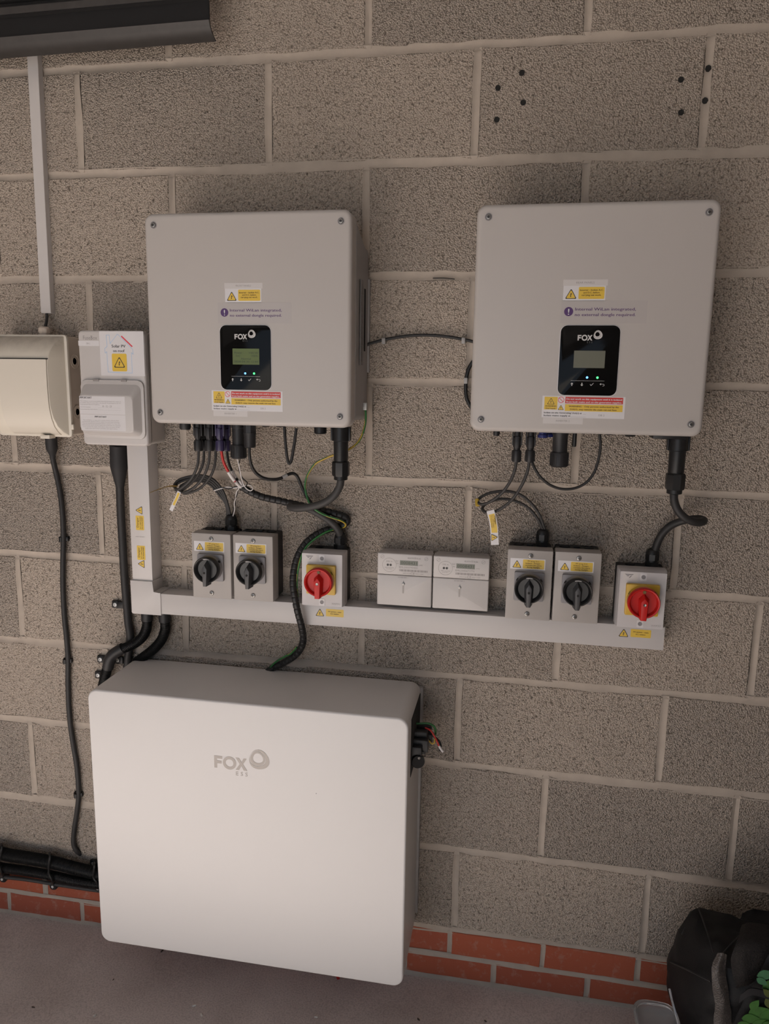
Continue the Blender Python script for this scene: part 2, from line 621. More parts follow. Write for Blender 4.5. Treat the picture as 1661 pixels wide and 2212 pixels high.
def warn_triangle(parent, cx, cz, s, d, rot=0.0, yellow='yellow', black='ink', mark=None):
    """electric hazard triangle; s is the circumradius"""
    bm = BM()
    flat(bm, xf(tri_outline(1.0), cx, cz, s, rot), d)
    if mark is None:
        flat(bm, xf([(x * 0.62, z * 0.62 - 0.03) for x, z in BOLT], cx, cz, s, rot), d + 0.0002)
    else:
        put_text(bm, mark, cx, cz - s * 0.3, s * 0.16, s * 0.75, d + 0.0002, 0, 0, 'C')
    finish('warning_triangle', bm, black, parent, smooth=0, recalc=False)
    bm = BM()
    flat(bm, xf(tri_outline(0.80), cx, cz, s, rot), d + 0.0001)
    finish('triangle_fill', bm, yellow, parent, smooth=0, recalc=False)


def patch(parent, name, x0, x1, z0, z1, d, mat, r=0.001, th=0.0002, rot=0.0, label=None):
    bm = BM()
    o = rr(x0, x1, z0, z1, r, 3)
    if rot:
        cx, cz = (x0 + x1) / 2, (z0 + z1) / 2
        o = xf([(x - cx, z - cz) for x, z in o], cx, cz, 1.0, rot)
    prism(bm, o, d, d + th)
    return finish(name, bm, mat, parent, label, smooth=0)


def fox_logo(parent, x, z, h, d, mat, ess_mat, tilt=0.0):
    """x, z: left end of the baseline; h: capital height"""
    bm = BM()
    t = 0.235
    P = lambda pts: [(x + a * h, z + b * h) for a, b in pts]
    flat(bm, P([(0, 0), (t, 0), (t, 0.38), (0.60, 0.38), (0.60, 0.61), (t, 0.61), (t, 0.78), (0.66, 0.78), (0.66, 1), (0, 1)]), d)

    def ring(cx, cz, ro, ri, ox, oz, wob=0.0, ph=0.0, n=36):
        A, B = [], []
        for i in range(n):
            a = 2 * math.pi * i / n
            k = 1 + wob * math.cos(3 * a + ph)
            A.append(bm.verts.new((x + (cx + ro * k * math.cos(a)) * h, -d, z + (cz + ro * k * math.sin(a)) * h)))
            B.append(bm.verts.new((x + (cx + ox + ri * k * math.cos(a)) * h, -d, z + (cz + oz + ri * k * math.sin(a)) * h)))
        for i in range(n):
            bm.faces.new((A[i], A[(i + 1) % n], B[(i + 1) % n], B[i]))
    ring(1.24, 0.50, 0.54, 0.31, 0, 0)
    flat(bm, P([(1.74, 1), (2.02, 1), (2.20, 0.68), (2.38, 1), (2.64, 1), (2.33, 0.51), (2.66, 0), (2.38, 0), (2.19, 0.34), (2.00, 0), (1.72, 0), (2.06, 0.51)]), d)
    ring(3.62, 1.02, 0.80, 0.63, -0.13, 0.07, 0.045, 1.2)
    ring(3.49, 1.09, 0.59, 0.40, 0.04, 0.04, 0.045, 1.2)
    finish('brand_mark', bm, mat, parent, smooth=0, recalc=False)
    lettering(parent, [('E S S', x + 1.74 * h, z - 0.46 * h, 0.95 * h, 0.32 * h)], d, ess_mat)


def screw(parent, x, z, d, r=0.0055, hexa=False, mat='steel', name='screw'):
    bm = BM()
    lathe(bm, [(r, 0), (r, 0.0012), (r * 0.85, 0.0026), (r * 0.5, 0.0030), (r * 0.46, 0.0014 if hexa else 0.0031)], (x, -d, z), (0, -1, 0), 16)
    s = finish(name, bm, mat, parent)
    if not hexa:
        bm = BM()
        a = 0.5
        for k in (0, 90):
            prism(bm, xf([(-r * 0.62, -r * 0.11), (r * 0.62, -r * 0.11), (r * 0.62, r * 0.11), (-r * 0.62, r * 0.11)], x, z, 1, k + 8), d + 0.0030, d + 0.0034)
        finish('cross_slot', bm, 'ink', s, smooth=0) if parent is None or parent.type == 'EMPTY' else finish('cross_slot', bm, 'ink', parent, smooth=0)
    return s


def gland(parent, p, axis=(0, 0, 1), r=0.0135, h=0.032, mat='black', name='cable_gland'):
    """hexagonal cable gland standing on p along axis"""
    bm = BM()
    lathe(bm, [(r * 1.02, 0), (r * 1.02, h * 0.26)], p, axis, 6, 0.3)
    lathe(bm, [(r * 0.86, h * 0.24), (r * 0.86, h * 0.36)], p, axis, 18)
    lathe(bm, [(r, h * 0.36), (r, h * 0.70)], p, axis, 8, 0.2)
    lathe(bm, [(r * 0.95, h * 0.66), (r * 0.92, h * 0.82), (r * 0.74, h * 0.94), (r * 0.45, h), (r * 0.40, h * 0.96)], p, axis, 18)
    return finish(name, bm, mat, parent, smooth=30)


# ------------------------------------------------------------------ structure: floor, walls, ceiling
def struct(o):
    o['kind'] = 'structure'
    return o


bm = BM()
nx, ny = 60, 44
grid = [[bm.verts.new((-2.3 + 4.5 * i / nx, -3.4 * j / ny + 0.02, 0.004 * noise.noise(Vector((i * 0.35, j * 0.35, 2.0))) * (1 if j > 0 else 1))) for i in range(nx + 1)] for j in range(ny + 1)]
for j in range(ny):
    for i in range(nx):
        bm.faces.new((grid[j][i], grid[j][i + 1], grid[j + 1][i + 1], grid[j + 1][i]))
fl = struct(finish('floor', bm, 'floor', smooth=60))

bm = BM()
box(bm, -7.0, 7.0, 3.42, 11.0, -0.30, -0.02)
struct(finish('floor_driveway', bm, 'drive'))

bm = BM()
box(bm, -2.4, 2.4, -0.1, 3.5, 2.75, 2.85)
struct(finish('ceiling', bm, 'ceiling'))
bm = BM()
box(bm, 2.2, 2.3, -0.1, 3.5, 0, 2.75)
struct(finish('wall_right', bm, 'plaster'))
bm = BM()
box(bm, -2.4, -2.3, -0.1, 3.5, 0, 2.75)
struct(finish('wall_left', bm, 'plaster'))
# front wall with the open garage doorway the daylight comes through
DOOR0, DOOR1, DOORH = -1.80, 0.75, 2.2
bm = BM()
box(bm, -2.3, DOOR0, 3.4, 3.5, 0, 2.75)
box(bm, DOOR1, 2.3, 3.4, 3.5, 0, 2.75)
box(bm, DOOR0, DOOR1, 3.4, 3.5, DOORH, 2.75)
struct(finish('wall_front', bm, 'plaster'))

# the block wall: bed joints and perpends as measured, every block and brick its own piece
BED = [2.62, 2.3955, 2.1714, 1.9495, 1.7209, 1.4946, 1.2699, 1.0457, 0.815, 0.5922, 0.3674, 0.1455]
PERP = [[-0.445, 0.005, 0.455, 0.905],
        [-0.673, -0.223, 0.221, 0.663, 1.11], [-0.444, 0.0033, 0.449, 0.896, 1.345], [-0.675, -0.226, 0.220, 0.676, 1.122],
        [-0.892, -0.442, 0.008, 0.455, 0.905], [-0.666, -0.2174, 0.2325, 0.690, 1.135], [-0.890, -0.4426, 0.006, 0.461, 0.913, 1.36],
        [-0.680, -0.226, 0.220, 0.674, 1.092], [-0.900, -0.450, 0.005, 0.456, 0.9165, 1.36], [-0.678, -0.228, 0.220, 0.664, 1.088],
        [-0.895, -0.445, 0.010, 0.463, 0.913, 1.36]]
XL, XR = -2.3, 2.2


def extend(js, mod=0.45):
    js = sorted(js)
    while js[0] - mod > XL + 0.05:
        js.insert(0, js[0] - mod)
    while js[-1] + mod < XR - 0.05:
        js.append(js[-1] + mod)
    return [XL] + js + [XR]


PERP = [extend(p) for p in PERP]
BRICK_BED = [0.1455, 0.0725, 0.002]
BRICK_PERP = [extend([-0.667, -0.441, -0.216, 0.008, 0.232, 0.454, 0.682, 0.905, 1.13], 0.225),
              extend([-0.783, -0.559, -0.334, -0.11, 0.115, 0.34, 0.565, 0.791, 1.015], 0.225)]


def concave_strip(bm, a, b, hw, horizontal, depth=0.0050):
    """tooled mortar joint: a shallow channel between a and b (x or z range), centred at c"""
    (s0, s1), c = a, b
    n = max(2, int((s1 - s0) / 0.03))
    prof = [(-1.0, -0.0003), (-0.55, 0.55), (0.0, 1.0), (0.55, 0.55), (1.0, -0.0003)]
    rows = []
    for i in range(n + 1):
        s = s0 + (s1 - s0) * i / n
        wob = 0.0022 * noise.noise(Vector((s * 9, c * 31, 0.3)))
        wd = hw * (1 + 0.22 * noise.noise(Vector((s * 14, c * 17, 5.1))))
        dp = depth * (0.75 + 0.5 * noise.noise(Vector((s * 7, c * 13, 9.0))))
        rows.append([bm.verts.new(((s, dp * q - 0.0004, c + wob + wd * p) if horizontal else (c + wob + wd * p, dp * q - 0.0002, s))) for p, q in prof])
    for r0, r1 in zip(rows[:-1], rows[1:]):
        for k in range(4):
            bm.faces.new((r0[k], r0[k + 1], r1[k + 1], r1[k]))


bm = BM()
box(bm, XL, XR, -0.12, -0.012, 0, 2.75)
for z in BED:
    concave_strip(bm, (XL, XR), z, 0.0112, True, 0.0055)
for r in range(len(BED) - 1):
    for x in PERP[r][1:-1]:
        concave_strip(bm, (BED[r + 1] + 0.005, BED[r] - 0.005), x, 0.0080, False)
concave_strip(bm, (XL, XR), BRICK_BED[1], 0.0080, True, 0.003)
concave_strip(bm, (XL, XR), 0.004, 0.010, True, 0.002)
for r in range(2):
    for x in BRICK_PERP[r][1:-1]:
        concave_strip(bm, (BRICK_BED[r + 1] + 0.004, BRICK_BED[r] - 0.004), x, 0.0072, False, 0.003)
wall = struct(finish('wall_back', bm, 'mortar', smooth=50, recalc=False))


def rough_piece(w, h, seed, nx, nz, jit, bev):
    """a block or brick: front face with an uneven arris, sides running back into the wall"""
    rnd = random.Random(seed)
    pts = []
    for i in range(nx):
        pts.append((-w / 2 + w * i / nx, -h / 2, 0, 1))
    for i in range(nz):
        pts.append((w / 2, -h / 2 + h * i / nz, -1, 0))
    for i in range(nx):
        pts.append((w / 2 - w * i / nx, h / 2, 0, -1))
    for i in range(nz):
        pts.append((-w / 2, h / 2 - h * i / nz, 1, 0))
    bm = BM()
    f, s, bk = [], [], []
    for x, z, ix, iz in pts:
        j = jit * (rnd.random() ** 2)
        e = jit * 0.25 * rnd.random()
        cx, cz = (0 if ix else (1 if x < 0 else -1)), 0
        f.append(bm.verts.new((x + ix * (bev + j) , 0.0, z + iz * (bev + j))))
        s.append(bm.verts.new((x + ix * e, bev * (1.0 + 0.6 * rnd.random()), z + iz * e)))
        bk.append(bm.verts.new((x, 0.03, z)))
    n = len(pts)
    bm.faces.new(f)
    for i in range(n):
        j = (i + 1) % n
        bm.faces.new((f[i], f[j], s[j], s[i]))
        bm.faces.new((s[i], s[j], bk[j], bk[i]))
    bmesh.ops.recalc_face_normals(bm, faces=bm.faces[:])
    # outward: front face must look to -y
    ff = bm.faces[:][0] if bm.faces else None
    me = bpy.data.meshes.new('piece')
    bm.to_mesh(me)
    bm.free()
    return me


BLOCKS = [rough_piece(0.440, 0.215, 100 + i, 11, 5, 0.0035, 0.0022) for i in range(6)]
BRICKS = [rough_piece(0.215, 0.063, 200 + i, 6, 2, 0.0022, 0.0012) for i in range(5)]
for me in BLOCKS:
    me.materials.append(MT['block'])
for me in BRICKS:
    me.materials.append(MT['brick'])


def lay(name, meshes, x0, x1, z0, z1, j, wn, hn, k, dy):
    o = bpy.data.objects.new(name, meshes[k % len(meshes)])
    COL.objects.link(o)
    o.location = ((x0 + x1) / 2, dy, (z0 + z1) / 2)
    o.scale = ((x1 - x0 - j) / wn, 1, (z1 - z0 - j) / hn)
    o.parent = wall
    return o


k = 0
for r in range(len(BED) - 1):
    js = PERP[r]
    for a, b in zip(js[:-1], js[1:]):
        k += 1
        kk = random.randrange(6)
        lay('block', BLOCKS, a, b, BED[r + 1], BED[r], 0.0125, 0.440, 0.215, kk, random.uniform(-0.0012, 0.0008))
for r in range(2):
    js = BRICK_PERP[r]
    for a, b in zip(js[:-1], js[1:]):
        lay('brick', BRICKS, a, b, BRICK_BED[r + 1] + (0.004 if r else 0), BRICK_BED[r], 0.010, 0.215, 0.063, random.randrange(5), random.uniform(-0.001, 0.001))

# old wall plugs above the second inverter, black for the shade in their holes, a pencil dash
for x, z in ((0.539, 2.114), (0.492, 2.088), (0.544, 2.058), (0.492, 2.028), (0.847, 2.086), (0.852, 2.026), (0.896, 2.104), (0.895, 2.046)):
    bm = BM()
    lathe(bm, [(0.0058, -0.004), (0.0060, 0.0008), (0.0050, 0.0016), (0.0040, 0.0014), (0.0030, 0.0013)], (x, 0, z), (0, -1, 0), 7, random.random())
    finish('wall_plug', bm, 'hole', wall)
bm = BM()
a, b = at(935, 601, 0.0015), at(982, 603, 0.0015)
tube(bm, [a, a.lerp(b, 0.5) + Vector((0, 0, 0.001)), b], 0.0012, 5)
finish('pencil_mark', bm, 'ink', wall)


# ------------------------------------------------------------------ battery
t = thing('battery_unit', 'large white wall-hung battery cabinet with grey logo, low on the wall', 'battery', (-0.003, -0.11, 0.153))
bm = BM()
plate(bm, -0.371, 0.366, 0.153, 0.798, 0.024, 0.012, 0.210, 0.0048, 4, 8)
cover = finish('cover', bm, 'bat', t)
fox_logo(t, -0.069, 0.640, 0.0290, 0.2104, 'logo_grey', 'logo_grey')
bm = BM()
box(bm, -0.340, 0.372, 0.0, 0.014, 0.19, 0.785, 0.002)
finish('mounting_plate', bm, 'inv_body', t)
bm = BM()
prism(bm, rr(0.355, 0.3672, 0.640, 0.776, 0.002, 2), 0.022, 0.165)
finish('recess_shade', bm, 'hole', t)  # black panel painted for the shade in the cable opening; side stays solid
# plug cluster over the dark panel
bm = BM()
for dd, zz, hh, ln in ((0.050, 0.700, 0.012, 0.020), (0.070, 0.712, 0.010, 0.026), (0.088, 0.697, 0.014, 0.030), (0.110, 0.716, 0.010, 0.022), (0.125, 0.700, 0.014, 0.026), (0.100, 0.680, 0.012, 0.018), (0.140, 0.688, 0.016, 0.014)):
    box(bm, 0.350, 0.374 + ln, dd - 0.009, dd + 0.009, zz - hh, zz + hh, 0.002)
finish('plug_cluster', bm, 'soft_black', t)
bm = BM()
lathe(bm, [(0.0150, 0), (0.0155, 0.004), (0.0155, 0.016), (0.0140, 0.019), (0.004, 0.019)], at(900, 1639, 0.135), (0.30, -0.9, 0.1), 24)
knob = finish('locking_knob', bm, 'black', t)
bm = BM()
lathe(bm, [(0.003, 0), (0.003, 0.0022), (0.0015, 0.0024)], at(905, 1637, 0.154), (0.30, -0.9, 0.1), 12)
finish('screw', bm, 'steel', t)
bm = BM()
box(bm, 0.366, 0.378, 0.07, 0.085, 0.672, 0.690, 0.001)
finish('status_led', bm, 'green_wire', t)
bm = BM()
lathe(bm, [(0.0009, 0), (0.0008, 0.0006)], at(683, 1714, 0.210), (0, -1, 0), 8)
finish('chip_mark', bm, 'ink', t)


def wire(name, label, pts, r, mat, cat='wire', group=None, parent=None, n=8, sub=6, mfun=None, step=None, rfun=None):
    bm = BM()
    P = [at(*p) if isinstance(p, tuple) else p for p in pts]
    tube(bm, P, r, n, sub, rfun, mfun, step)
    o = finish(name, bm, mat, parent, smooth=50)
    if parent is None:
        tag(o, label, cat, group)
    return o


G = 'loose wires at the battery side'
wire('wire', 'green earth wire arching out of the battery side', [(886, 1563, 0.09), (905, 1563, 0.09), (925, 1563, 0.088), (938, 1570, 0.085), (941, 1583, 0.08), (938, 1590, 0.07)], 0.0026, 'green_wire', group=G)
w = wire('wire', 'red wire with white ferrule hanging beside the battery', [(918, 1572, 0.10), (930, 1578, 0.098), (938, 1590, 0.095), (945, 1604, 0.094), (949, 1613, 0.093)], 0.0021, 'red_wire', group=G)
wire('ferrule', '', [(948, 1611, 0.0935), (953, 1619, 0.093), (957, 1624, 0.0925)], 0.0028, 'white_wire', parent=w)
wire('wire', 'yellow looped wire below the battery plugs', [(927, 1600, 0.10), (932, 1606, 0.101), (938, 1605, 0.10), (939, 1596, 0.098)], 0.0019, 'yellow_wire', group=G)
wire('wire', 'black wire curling behind the red one at the battery', [(920, 1584, 0.09), (935, 1590, 0.088), (948, 1600, 0.087), (952, 1612, 0.086), (950, 1622, 0.086)], 0.0022, 'cable_black', group=G)

# ------------------------------------------------------------------ inverters
def inverter(label, cx, cz, top_text, foot_text, dxl, lit, dxs, dxd):
    t = thing('inverter', label, 'inverter', (cx, -0.08, cz - 0.2155), 'solar inverters')
    D = 0.155
    hw, hh = 0.2205, 0.2150
    bm = BM()
    plate(bm, cx - hw, cx + hw, cz - hh, cz + hh, 0.019, 0.112, D, 0.009, 5, 8)
    finish('front_cover', bm, 'inv', t)
    # casing behind the cover; its top shoulders fall back towards the wall
    bm = BM()
    o0 = rr(cx - hw + 0.004, cx + hw + 0.005, cz - hh + 0.012, cz + hh - 0.050, 0.012, 3)
    o1 = rr(cx - hw + 0.004, cx + hw + 0.001, cz - hh + 0.012, cz + hh - 0.010, 0.014, 3)
    prism(bm, o0, 0.014, 0.040)
    prism(bm, o0, 0.040, 0.114, outline1=o1)
    finish('casing', bm, 'inv_body', t)
    bm = BM()
    box(bm, cx - 0.17, cx + hw + 0.0085, 0.0, 0.012, cz - 0.10, cz + 0.10, 0.002)
    finish('wall_bracket', bm, 'inv_body', t)
    bm = BM()
    XR_ = cx + hw + 0.0050
    box(bm, XR_ - 0.001, XR_ + 0.0008, 0.040, 0.050, cz - 0.055, cz + 0.075, 0.0)
    finish('side_slot', bm, 'hole', t)
    bm = BM()
    box(bm, XR_ - 0.001, XR_ + 0.0004, 0.062, 0.088, cz - 0.085, cz + 0.090, 0.0)
    sp = finish('rating_plate', bm, 'iso_plate', t)
    bm = BM()
    for i in range(14):
        zz = cz - 0.078 + 0.0115 * i
        for q in range(4):
            dd = 0.0655 + 0.0058 * q
            if (i * 7 + q * 3) % 5 == 0:
                continue
            L = 0.004 + 0.006 * ((i * 13 + q * 5) % 3) / 2
            vs = [bm.verts.new((XR_ + 0.0006, -dd - a, zz + b)) for a, b in ((0, 0), (0.0014, 0), (0.0014, L), (0, L))]
            bm.faces.new(vs)
    finish('print', bm, 'ink', sp, smooth=0)
    for sx in (-1, 1):
        for sz in (-1, 1):
            bm = BM()
            lathe(bm, [(0.0068, 0), (0.0068, 0.0008), (0.0058, 0.0008)], (cx + sx * 0.1985, -D, cz + sz * 0.1915), (0, -1, 0), 20)
            finish('screw_cup', bm, 'iso_plate', t)
            screw(t, cx + sx * 0.1985, cz + sz * 0.1915, D + 0.0004, 0.0052, True)
            bm = BM()
            lathe(bm, [(0.0024, 0), (0.0024, 0.0003)], (cx + sx * 0.1985, -(D + 0.0019), cz + sz * 0.1915), (0, -1, 0), 6)
            finish('hex_socket', bm, 'ink', t)
    f = D + 0.0003
    # name tape
    x0 = cx - 0.047 + dxl
    tp = patch(t, 'name_tape', x0, x0 + 0.082, cz + 0.0642, cz + 0.0755, D, 'tape', 0.0004)
    lettering(tp, [(top_text, x0 + 0.041, cz + 0.0682, 0.033, 0.0034, 0, 0, 'C')], f, 'ink_soft')
    # electric shock label
    wl = patch(t, 'warning_label', x0 + 0.001, x0 + 0.079, cz + 0.0365, cz + 0.0642, D, 'label', 0.0004)
    warn_triangle(wl, x0 + 0.0155, cz + 0.0465, 0.0128, f)
    patch(wl, 'yellow_panel', x0 + 0.0295, x0 + 0.0770, cz + 0.0400, cz + 0.0620, D + 0.0002, 'yellow', 0.002)
    xc = x0 + 0.0532
    lettering(wl, [('Inverter - Isolate A.C.', xc, cz + 0.0548, 0.043, 0.0030, 0, 0.0003, 'C'), ('and D.C. before', xc, cz + 0.0502, 0.030, 0.0030, 0, 0.0003, 'C'),
                   ('carrying out work.', xc, cz + 0.0456, 0.036, 0.0030, 0, 0.0003, 'C')], f + 0.0003, 'ink_brown')
    # network sticker
    x1 = cx - 0.0625 + dxs
    st = patch(t, 'network_sticker', x1, x1 + 0.158, cz - 0.0050, cz + 0.0370, D, 'clear_sticker', 0.0004)
    bm = BM()
    flat(bm, circ(x1 + 0.0145, cz + 0.0168, 0.0085), f)
    finish('notice_dot', bm, 'purple', st, smooth=0, recalc=False)
    lettering(st, [('!', x1 + 0.0145, cz + 0.0110, 0.0022, 0.0110, 0, 0.0004, 'C')], f + 0.0002, 'label')
    lettering(st, [('Internal WiLan integrated,', x1 + 0.0265, cz + 0.0187, 0.111, 0.0052, 0, 0.0003), ('no external dongle required.', x1 + 0.0265, cz + 0.0085, 0.111, 0.0052, 0, 0.0003)], f, 'purple')
    # display
    xd = cx - 0.0555 + dxd
    dp = None
    bm = BM()
    prism(bm, rr(xd - 0.0012, xd + 0.1112, cz - 0.1418, cz - 0.0078, 0.0135, 6), D, D + 0.0004)
    finish('display_bezel', bm, 'label', t, smooth=0)
    bm = BM()
    prism(bm, rr(xd, xd + 0.110, cz - 0.1406, cz - 0.0090, 0.0125, 6), D, D + 0.0016, 0.0005, 2)
    dp = finish('display_panel', bm, 'gloss', t)
    g = D + 0.0019
    fox_logo(dp, xd + 0.0320, cz - 0.0370, 0.0103, g, 'silver', 'dim_silver')
    patch(dp, 'screen', xd + 0.0270, xd + 0.0850, cz - 0.0885, cz - 0.0560, D + 0.0016, 'lcd' if lit else 'lcd_off', 0.0006)
    if lit:
        lettering(dp, [('Power', xd + 0.031, cz - 0.0665, 0.017, 0.0038), ('+441W', xd + 0.062, cz - 0.0665, 0.021, 0.0038), ('SoC', xd + 0.034, cz - 0.0725, 0.010, 0.0038),
                       ('100%', xd + 0.068, cz - 0.0725, 0.014, 0.0038), ('Normal', xd + 0.046, cz - 0.0785, 0.021, 0.0038), ('2024-04-30 12:44', xd + 0.030, cz - 0.0845, 0.052, 0.0038)], g + 0.0002, 'lcd_ink')
    for ox, mt_ in ((0.0540, 'led_blue'), (0.0733, 'led_green')):
        bm = BM()
        lathe(bm, [(0.0021, 0), (0.0021, 0.0004), (0.0012, 0.0009)], (xd + ox, -(D + 0.0016), cz - 0.1065), (0, -1, 0), 14)
        finish('indicator_light', bm, mt_, dp)
    bm = BM()
    flat(bm, rr(xd + 0.0235, xd + 0.0865, cz - 0.1130, cz - 0.1126, 0), g)
    y = cz - 0.1198
    arrow = [(0, 0.0033), (0.0028, 0.0002), (0.0008, 0.0006), (0.0008, -0.0030), (-0.0008, -0.0030), (-0.0008, 0.0006), (-0.0028, 0.0002)]
    flat(bm, [(xd + 0.0262 + a, y + b) for a, b in arrow], g)
    flat(bm, [(xd + 0.0450 + a, y - b) for a, b in arrow], g)
    flat(bm, [(xd + 0.0635 + a, y + b) for a, b in ((-0.0034, 0.0002), (-0.0028, 0.0008), (-0.0012, -0.0012), (0.0028, 0.0030), (0.0034, 0.0024), (-0.0012, -0.0026))], g)
    flat(bm, [(xd + 0.0825 + a, y + b) for a, b in ((-0.0045, 0.0010), (-0.0018, 0.0030), (-0.0018, 0.0014), (0.0030, 0.0014), (0.0044, 0.0004), (0.0044, -0.0018), (0.0032, -0.0028), (0.0010, -0.0028), (0.0010, -0.0022),
                                                         (0.0028, -0.0022), (0.0036, -0.0014), (0.0036, 0.0), (0.0028, 0.0007), (-0.0018, 0.0007), (-0.0018, -0.0010))], g)
    finish('touch_keys', bm, 'silver', dp, smooth=0, recalc=False)
    # dual supply warning
    x2 = cx - 0.0805
    bl = patch(t, 'dual_supply_label', x2, x2 + 0.156, cz - 0.1845, cz - 0.1425, D, 'label', 0.0004)
    patch(bl, 'yellow_panel', x2 + 0.0040, x2 + 0.0290, cz - 0.1690, cz - 0.1445, D + 0.0002, 'yellow', 0.0003)
    warn_triangle(bl, x2 + 0.0165, cz - 0.1548, 0.0085, f + 0.0003)
    lettering(bl, [('WARNING', x2 + 0.0165, cz - 0.1637, 0.021, 0.0026, 0, 0.0003, 'C'), ('Dual Supply', x2 + 0.0165, cz - 0.1680, 0.019, 0.0024, 0, 0.0002, 'C')], f + 0.0004, 'ink_brown')
    bm = BM()
    n = 24
    cxp, czp = x2 + 0.0357, cz - 0.1500
    A = [bm.verts.new((x_, -f, z_)) for x_, z_ in circ(cxp, czp, 0.0060)]
    B = [bm.verts.new((x_, -f, z_)) for x_, z_ in circ(cxp, czp, 0.0050)]
    for i in range(n):
        bm.faces.new((A[i], A[(i + 1) % n], B[(i + 1) % n], B[i]))
    flat(bm, xf([(-0.0055, -0.0005), (0.0055, -0.0005), (0.0055, 0.0005), (-0.0055, 0.0005)], cxp, czp, 1, -45), f + 0.0001)
    finish('prohibition_ring', bm, 'red_ink', bl, smooth=0, recalc=False)
    patch(bl, 'red_panel', x2 + 0.0437, x2 + 0.1520, cz - 0.1565, cz - 0.1440, D + 0.0002, 'red_lab', 0.0003)
    lettering(bl, [('Do not work on this equipment until it is isolated', x2 + 0.0978, cz - 0.1495, 0.104, 0.0030, 0, 0.0004, 'C'),
                   ('from both mains and on-site generation supplies.', x2 + 0.0978, cz - 0.1550, 0.104, 0.0030, 0, 0.0004, 'C')], f + 0.0003, 'label')
    patch(bl, 'yellow_panel', x2 + 0.0437, x2 + 0.1520, cz - 0.1712, cz - 0.1582, D + 0.0002, 'yellow', 0.0003)
    lettering(bl, [('WARNING - Only persons authorised by the', x2 + 0.0978, cz - 0.1636, 0.094, 0.0029, 0, 0.0004, 'C'),
                   ('D.N.O. may remove the main cut-out fuse.', x2 + 0.0978, cz - 0.1692, 0.088, 0.0029, 0, 0.0004, 'C')], f + 0.0003, 'ink_brown')
    warn_triangle(bl, x2 + 0.0360, cz - 0.1662, 0.0068, f, mark='!')
    lettering(bl, [('Isolate on-site Generating Unit(s) at  __', x2 + 0.0040, cz - 0.1765, 0.080, 0.0030, 0, 0.0003), ('Isolate mains supply at', x2 + 0.0040, cz - 0.1820, 0.051, 0.0030, 0, 0.0003),
                   ('_________________', x2 + 0.0560, cz - 0.1820, 0.028, 0.0030)], f, 'ink')
    lettering(bl, [('DB 2', x2 + 0.108, cz - 0.1800, 0.011, 0.0034)], f, 'ink_soft')
    fp = patch(t, 'name_tape', x2 + 0.0030, x2 + 0.0790, cz - 0.1965, cz - 0.1847, D, 'tape', 0.0004)
    lettering(fp, [(foot_text, x2 + 0.041, cz - 0.1924, 0.026, 0.0034, 0, 0, 'C')], f, 'ink_soft')
    return t


INV1 = inverter('grey inverter left of the pair, display lit green, FRONT PANELS tape', 0.0035, 1.6135, 'FRONT PANELS', 'INVERTER 1', 0.0, True, 0.0, -0.003)
INV2 = inverter('grey inverter right of the pair, blank grey display, REAR PANELS tape', 0.6890, 1.6150, 'REAR PANELS', 'INVERTER 2', -0.006, False, 0.008, 0.003)
ZB1, ZB2 = 1.4105, 1.4120   # undersides of the casings


def down_part(parent, name, x, d, ztop, prof, mat='soft_black', n=18, rot=0.0):
    bm = BM()
    lathe(bm, prof, (x, -d, ztop), (0, 0, -1), n, rot)
    return finish(name, bm, mat, parent, smooth=30)


def ribbed_nut(bm, org, axis, r, h0, h1, n=24):
    prof = [(r * 0.94, h0), (r, h0 + 0.002), (r, h1 - 0.003), (r * 0.86, h1)]
    lathe(bm, prof, org, axis, n)
    axis = Vector(axis)
    for i in range(0, n, 2):
        a = 2 * math.pi * (i + 0.5) / n
        c = Vector(org) + Vector((math.cos(a), math.sin(a), 0)) * r * 0.99 + axis * ((h0 + h1) / 2)
        bmesh.ops.create_cube(bm, size=1, matrix=Matrix.Translation(c) @ Matrix.Rotation(a, 4, 'Z') @ Matrix.Diagonal((0.0014, r * 0.12, (h1 - h0) * 0.78, 1)))


def mc4(parent, p, ztop, mat='soft_black'):
    """solar plug hanging from the underside: latch body and ribbed nut; p = world point of its cable end"""
    p = Vector(p)
    L = ztop - p.z
    bm = BM()
    a = (p.x, p.y, ztop)
    lathe(bm, [(0.0066, 0), (0.0066, L * 0.30), (0.0085, L * 0.34), (0.0085, L * 0.58), (0.0070, L * 0.62), (0.0070, L * 0.70)], a, (0, 0, -1), 14)
    for s in (-1, 1):
        box(bm, p.x + s * 0.0088 - 0.0015, p.x + s * 0.0088 + 0.0015, -p.y - 0.004, -p.y + 0.004, ztop - L * 0.55, ztop - L * 0.08, 0.0008)
    box(bm, p.x - 0.0042, p.x + 0.0042, -p.y + 0.005, -p.y + 0.0100, ztop - L * 0.62, ztop - L * 0.30, 0.0012)
    ribbed_nut(bm, a, (0, 0, -1), 0.0096, L * 0.68, L, 16)
    return finish('plug', bm, mat, parent, smooth=30)


# sockets, blanks and glands under inverter 1
def px_x(px, py, d):
    return at(px, py, d).x


down_part(INV1, 'antenna_socket', px_x(400, 925, 0.10), 0.10, ZB1, [(0.0125, 0), (0.0125, 0.024), (0.0105, 0.028), (0.004, 0.028)])
for px, mat_ in ((575, 'black'), (605, 'black')):
    down_part(INV1, 'port_cap', px_x(px, 925, 0.09), 0.09, ZB1, [(0.0115, 0), (0.0115, 0.014), (0.0085, 0.017)], mat_)
down_part(INV1, 'port_cap', px_x(692, 930, 0.10), 0.10, ZB1, [(0.0165, 0), (0.0165, 0.012), (0.0135, 0.013), (0.0135, 0.027), (0.011, 0.029)], 'black')
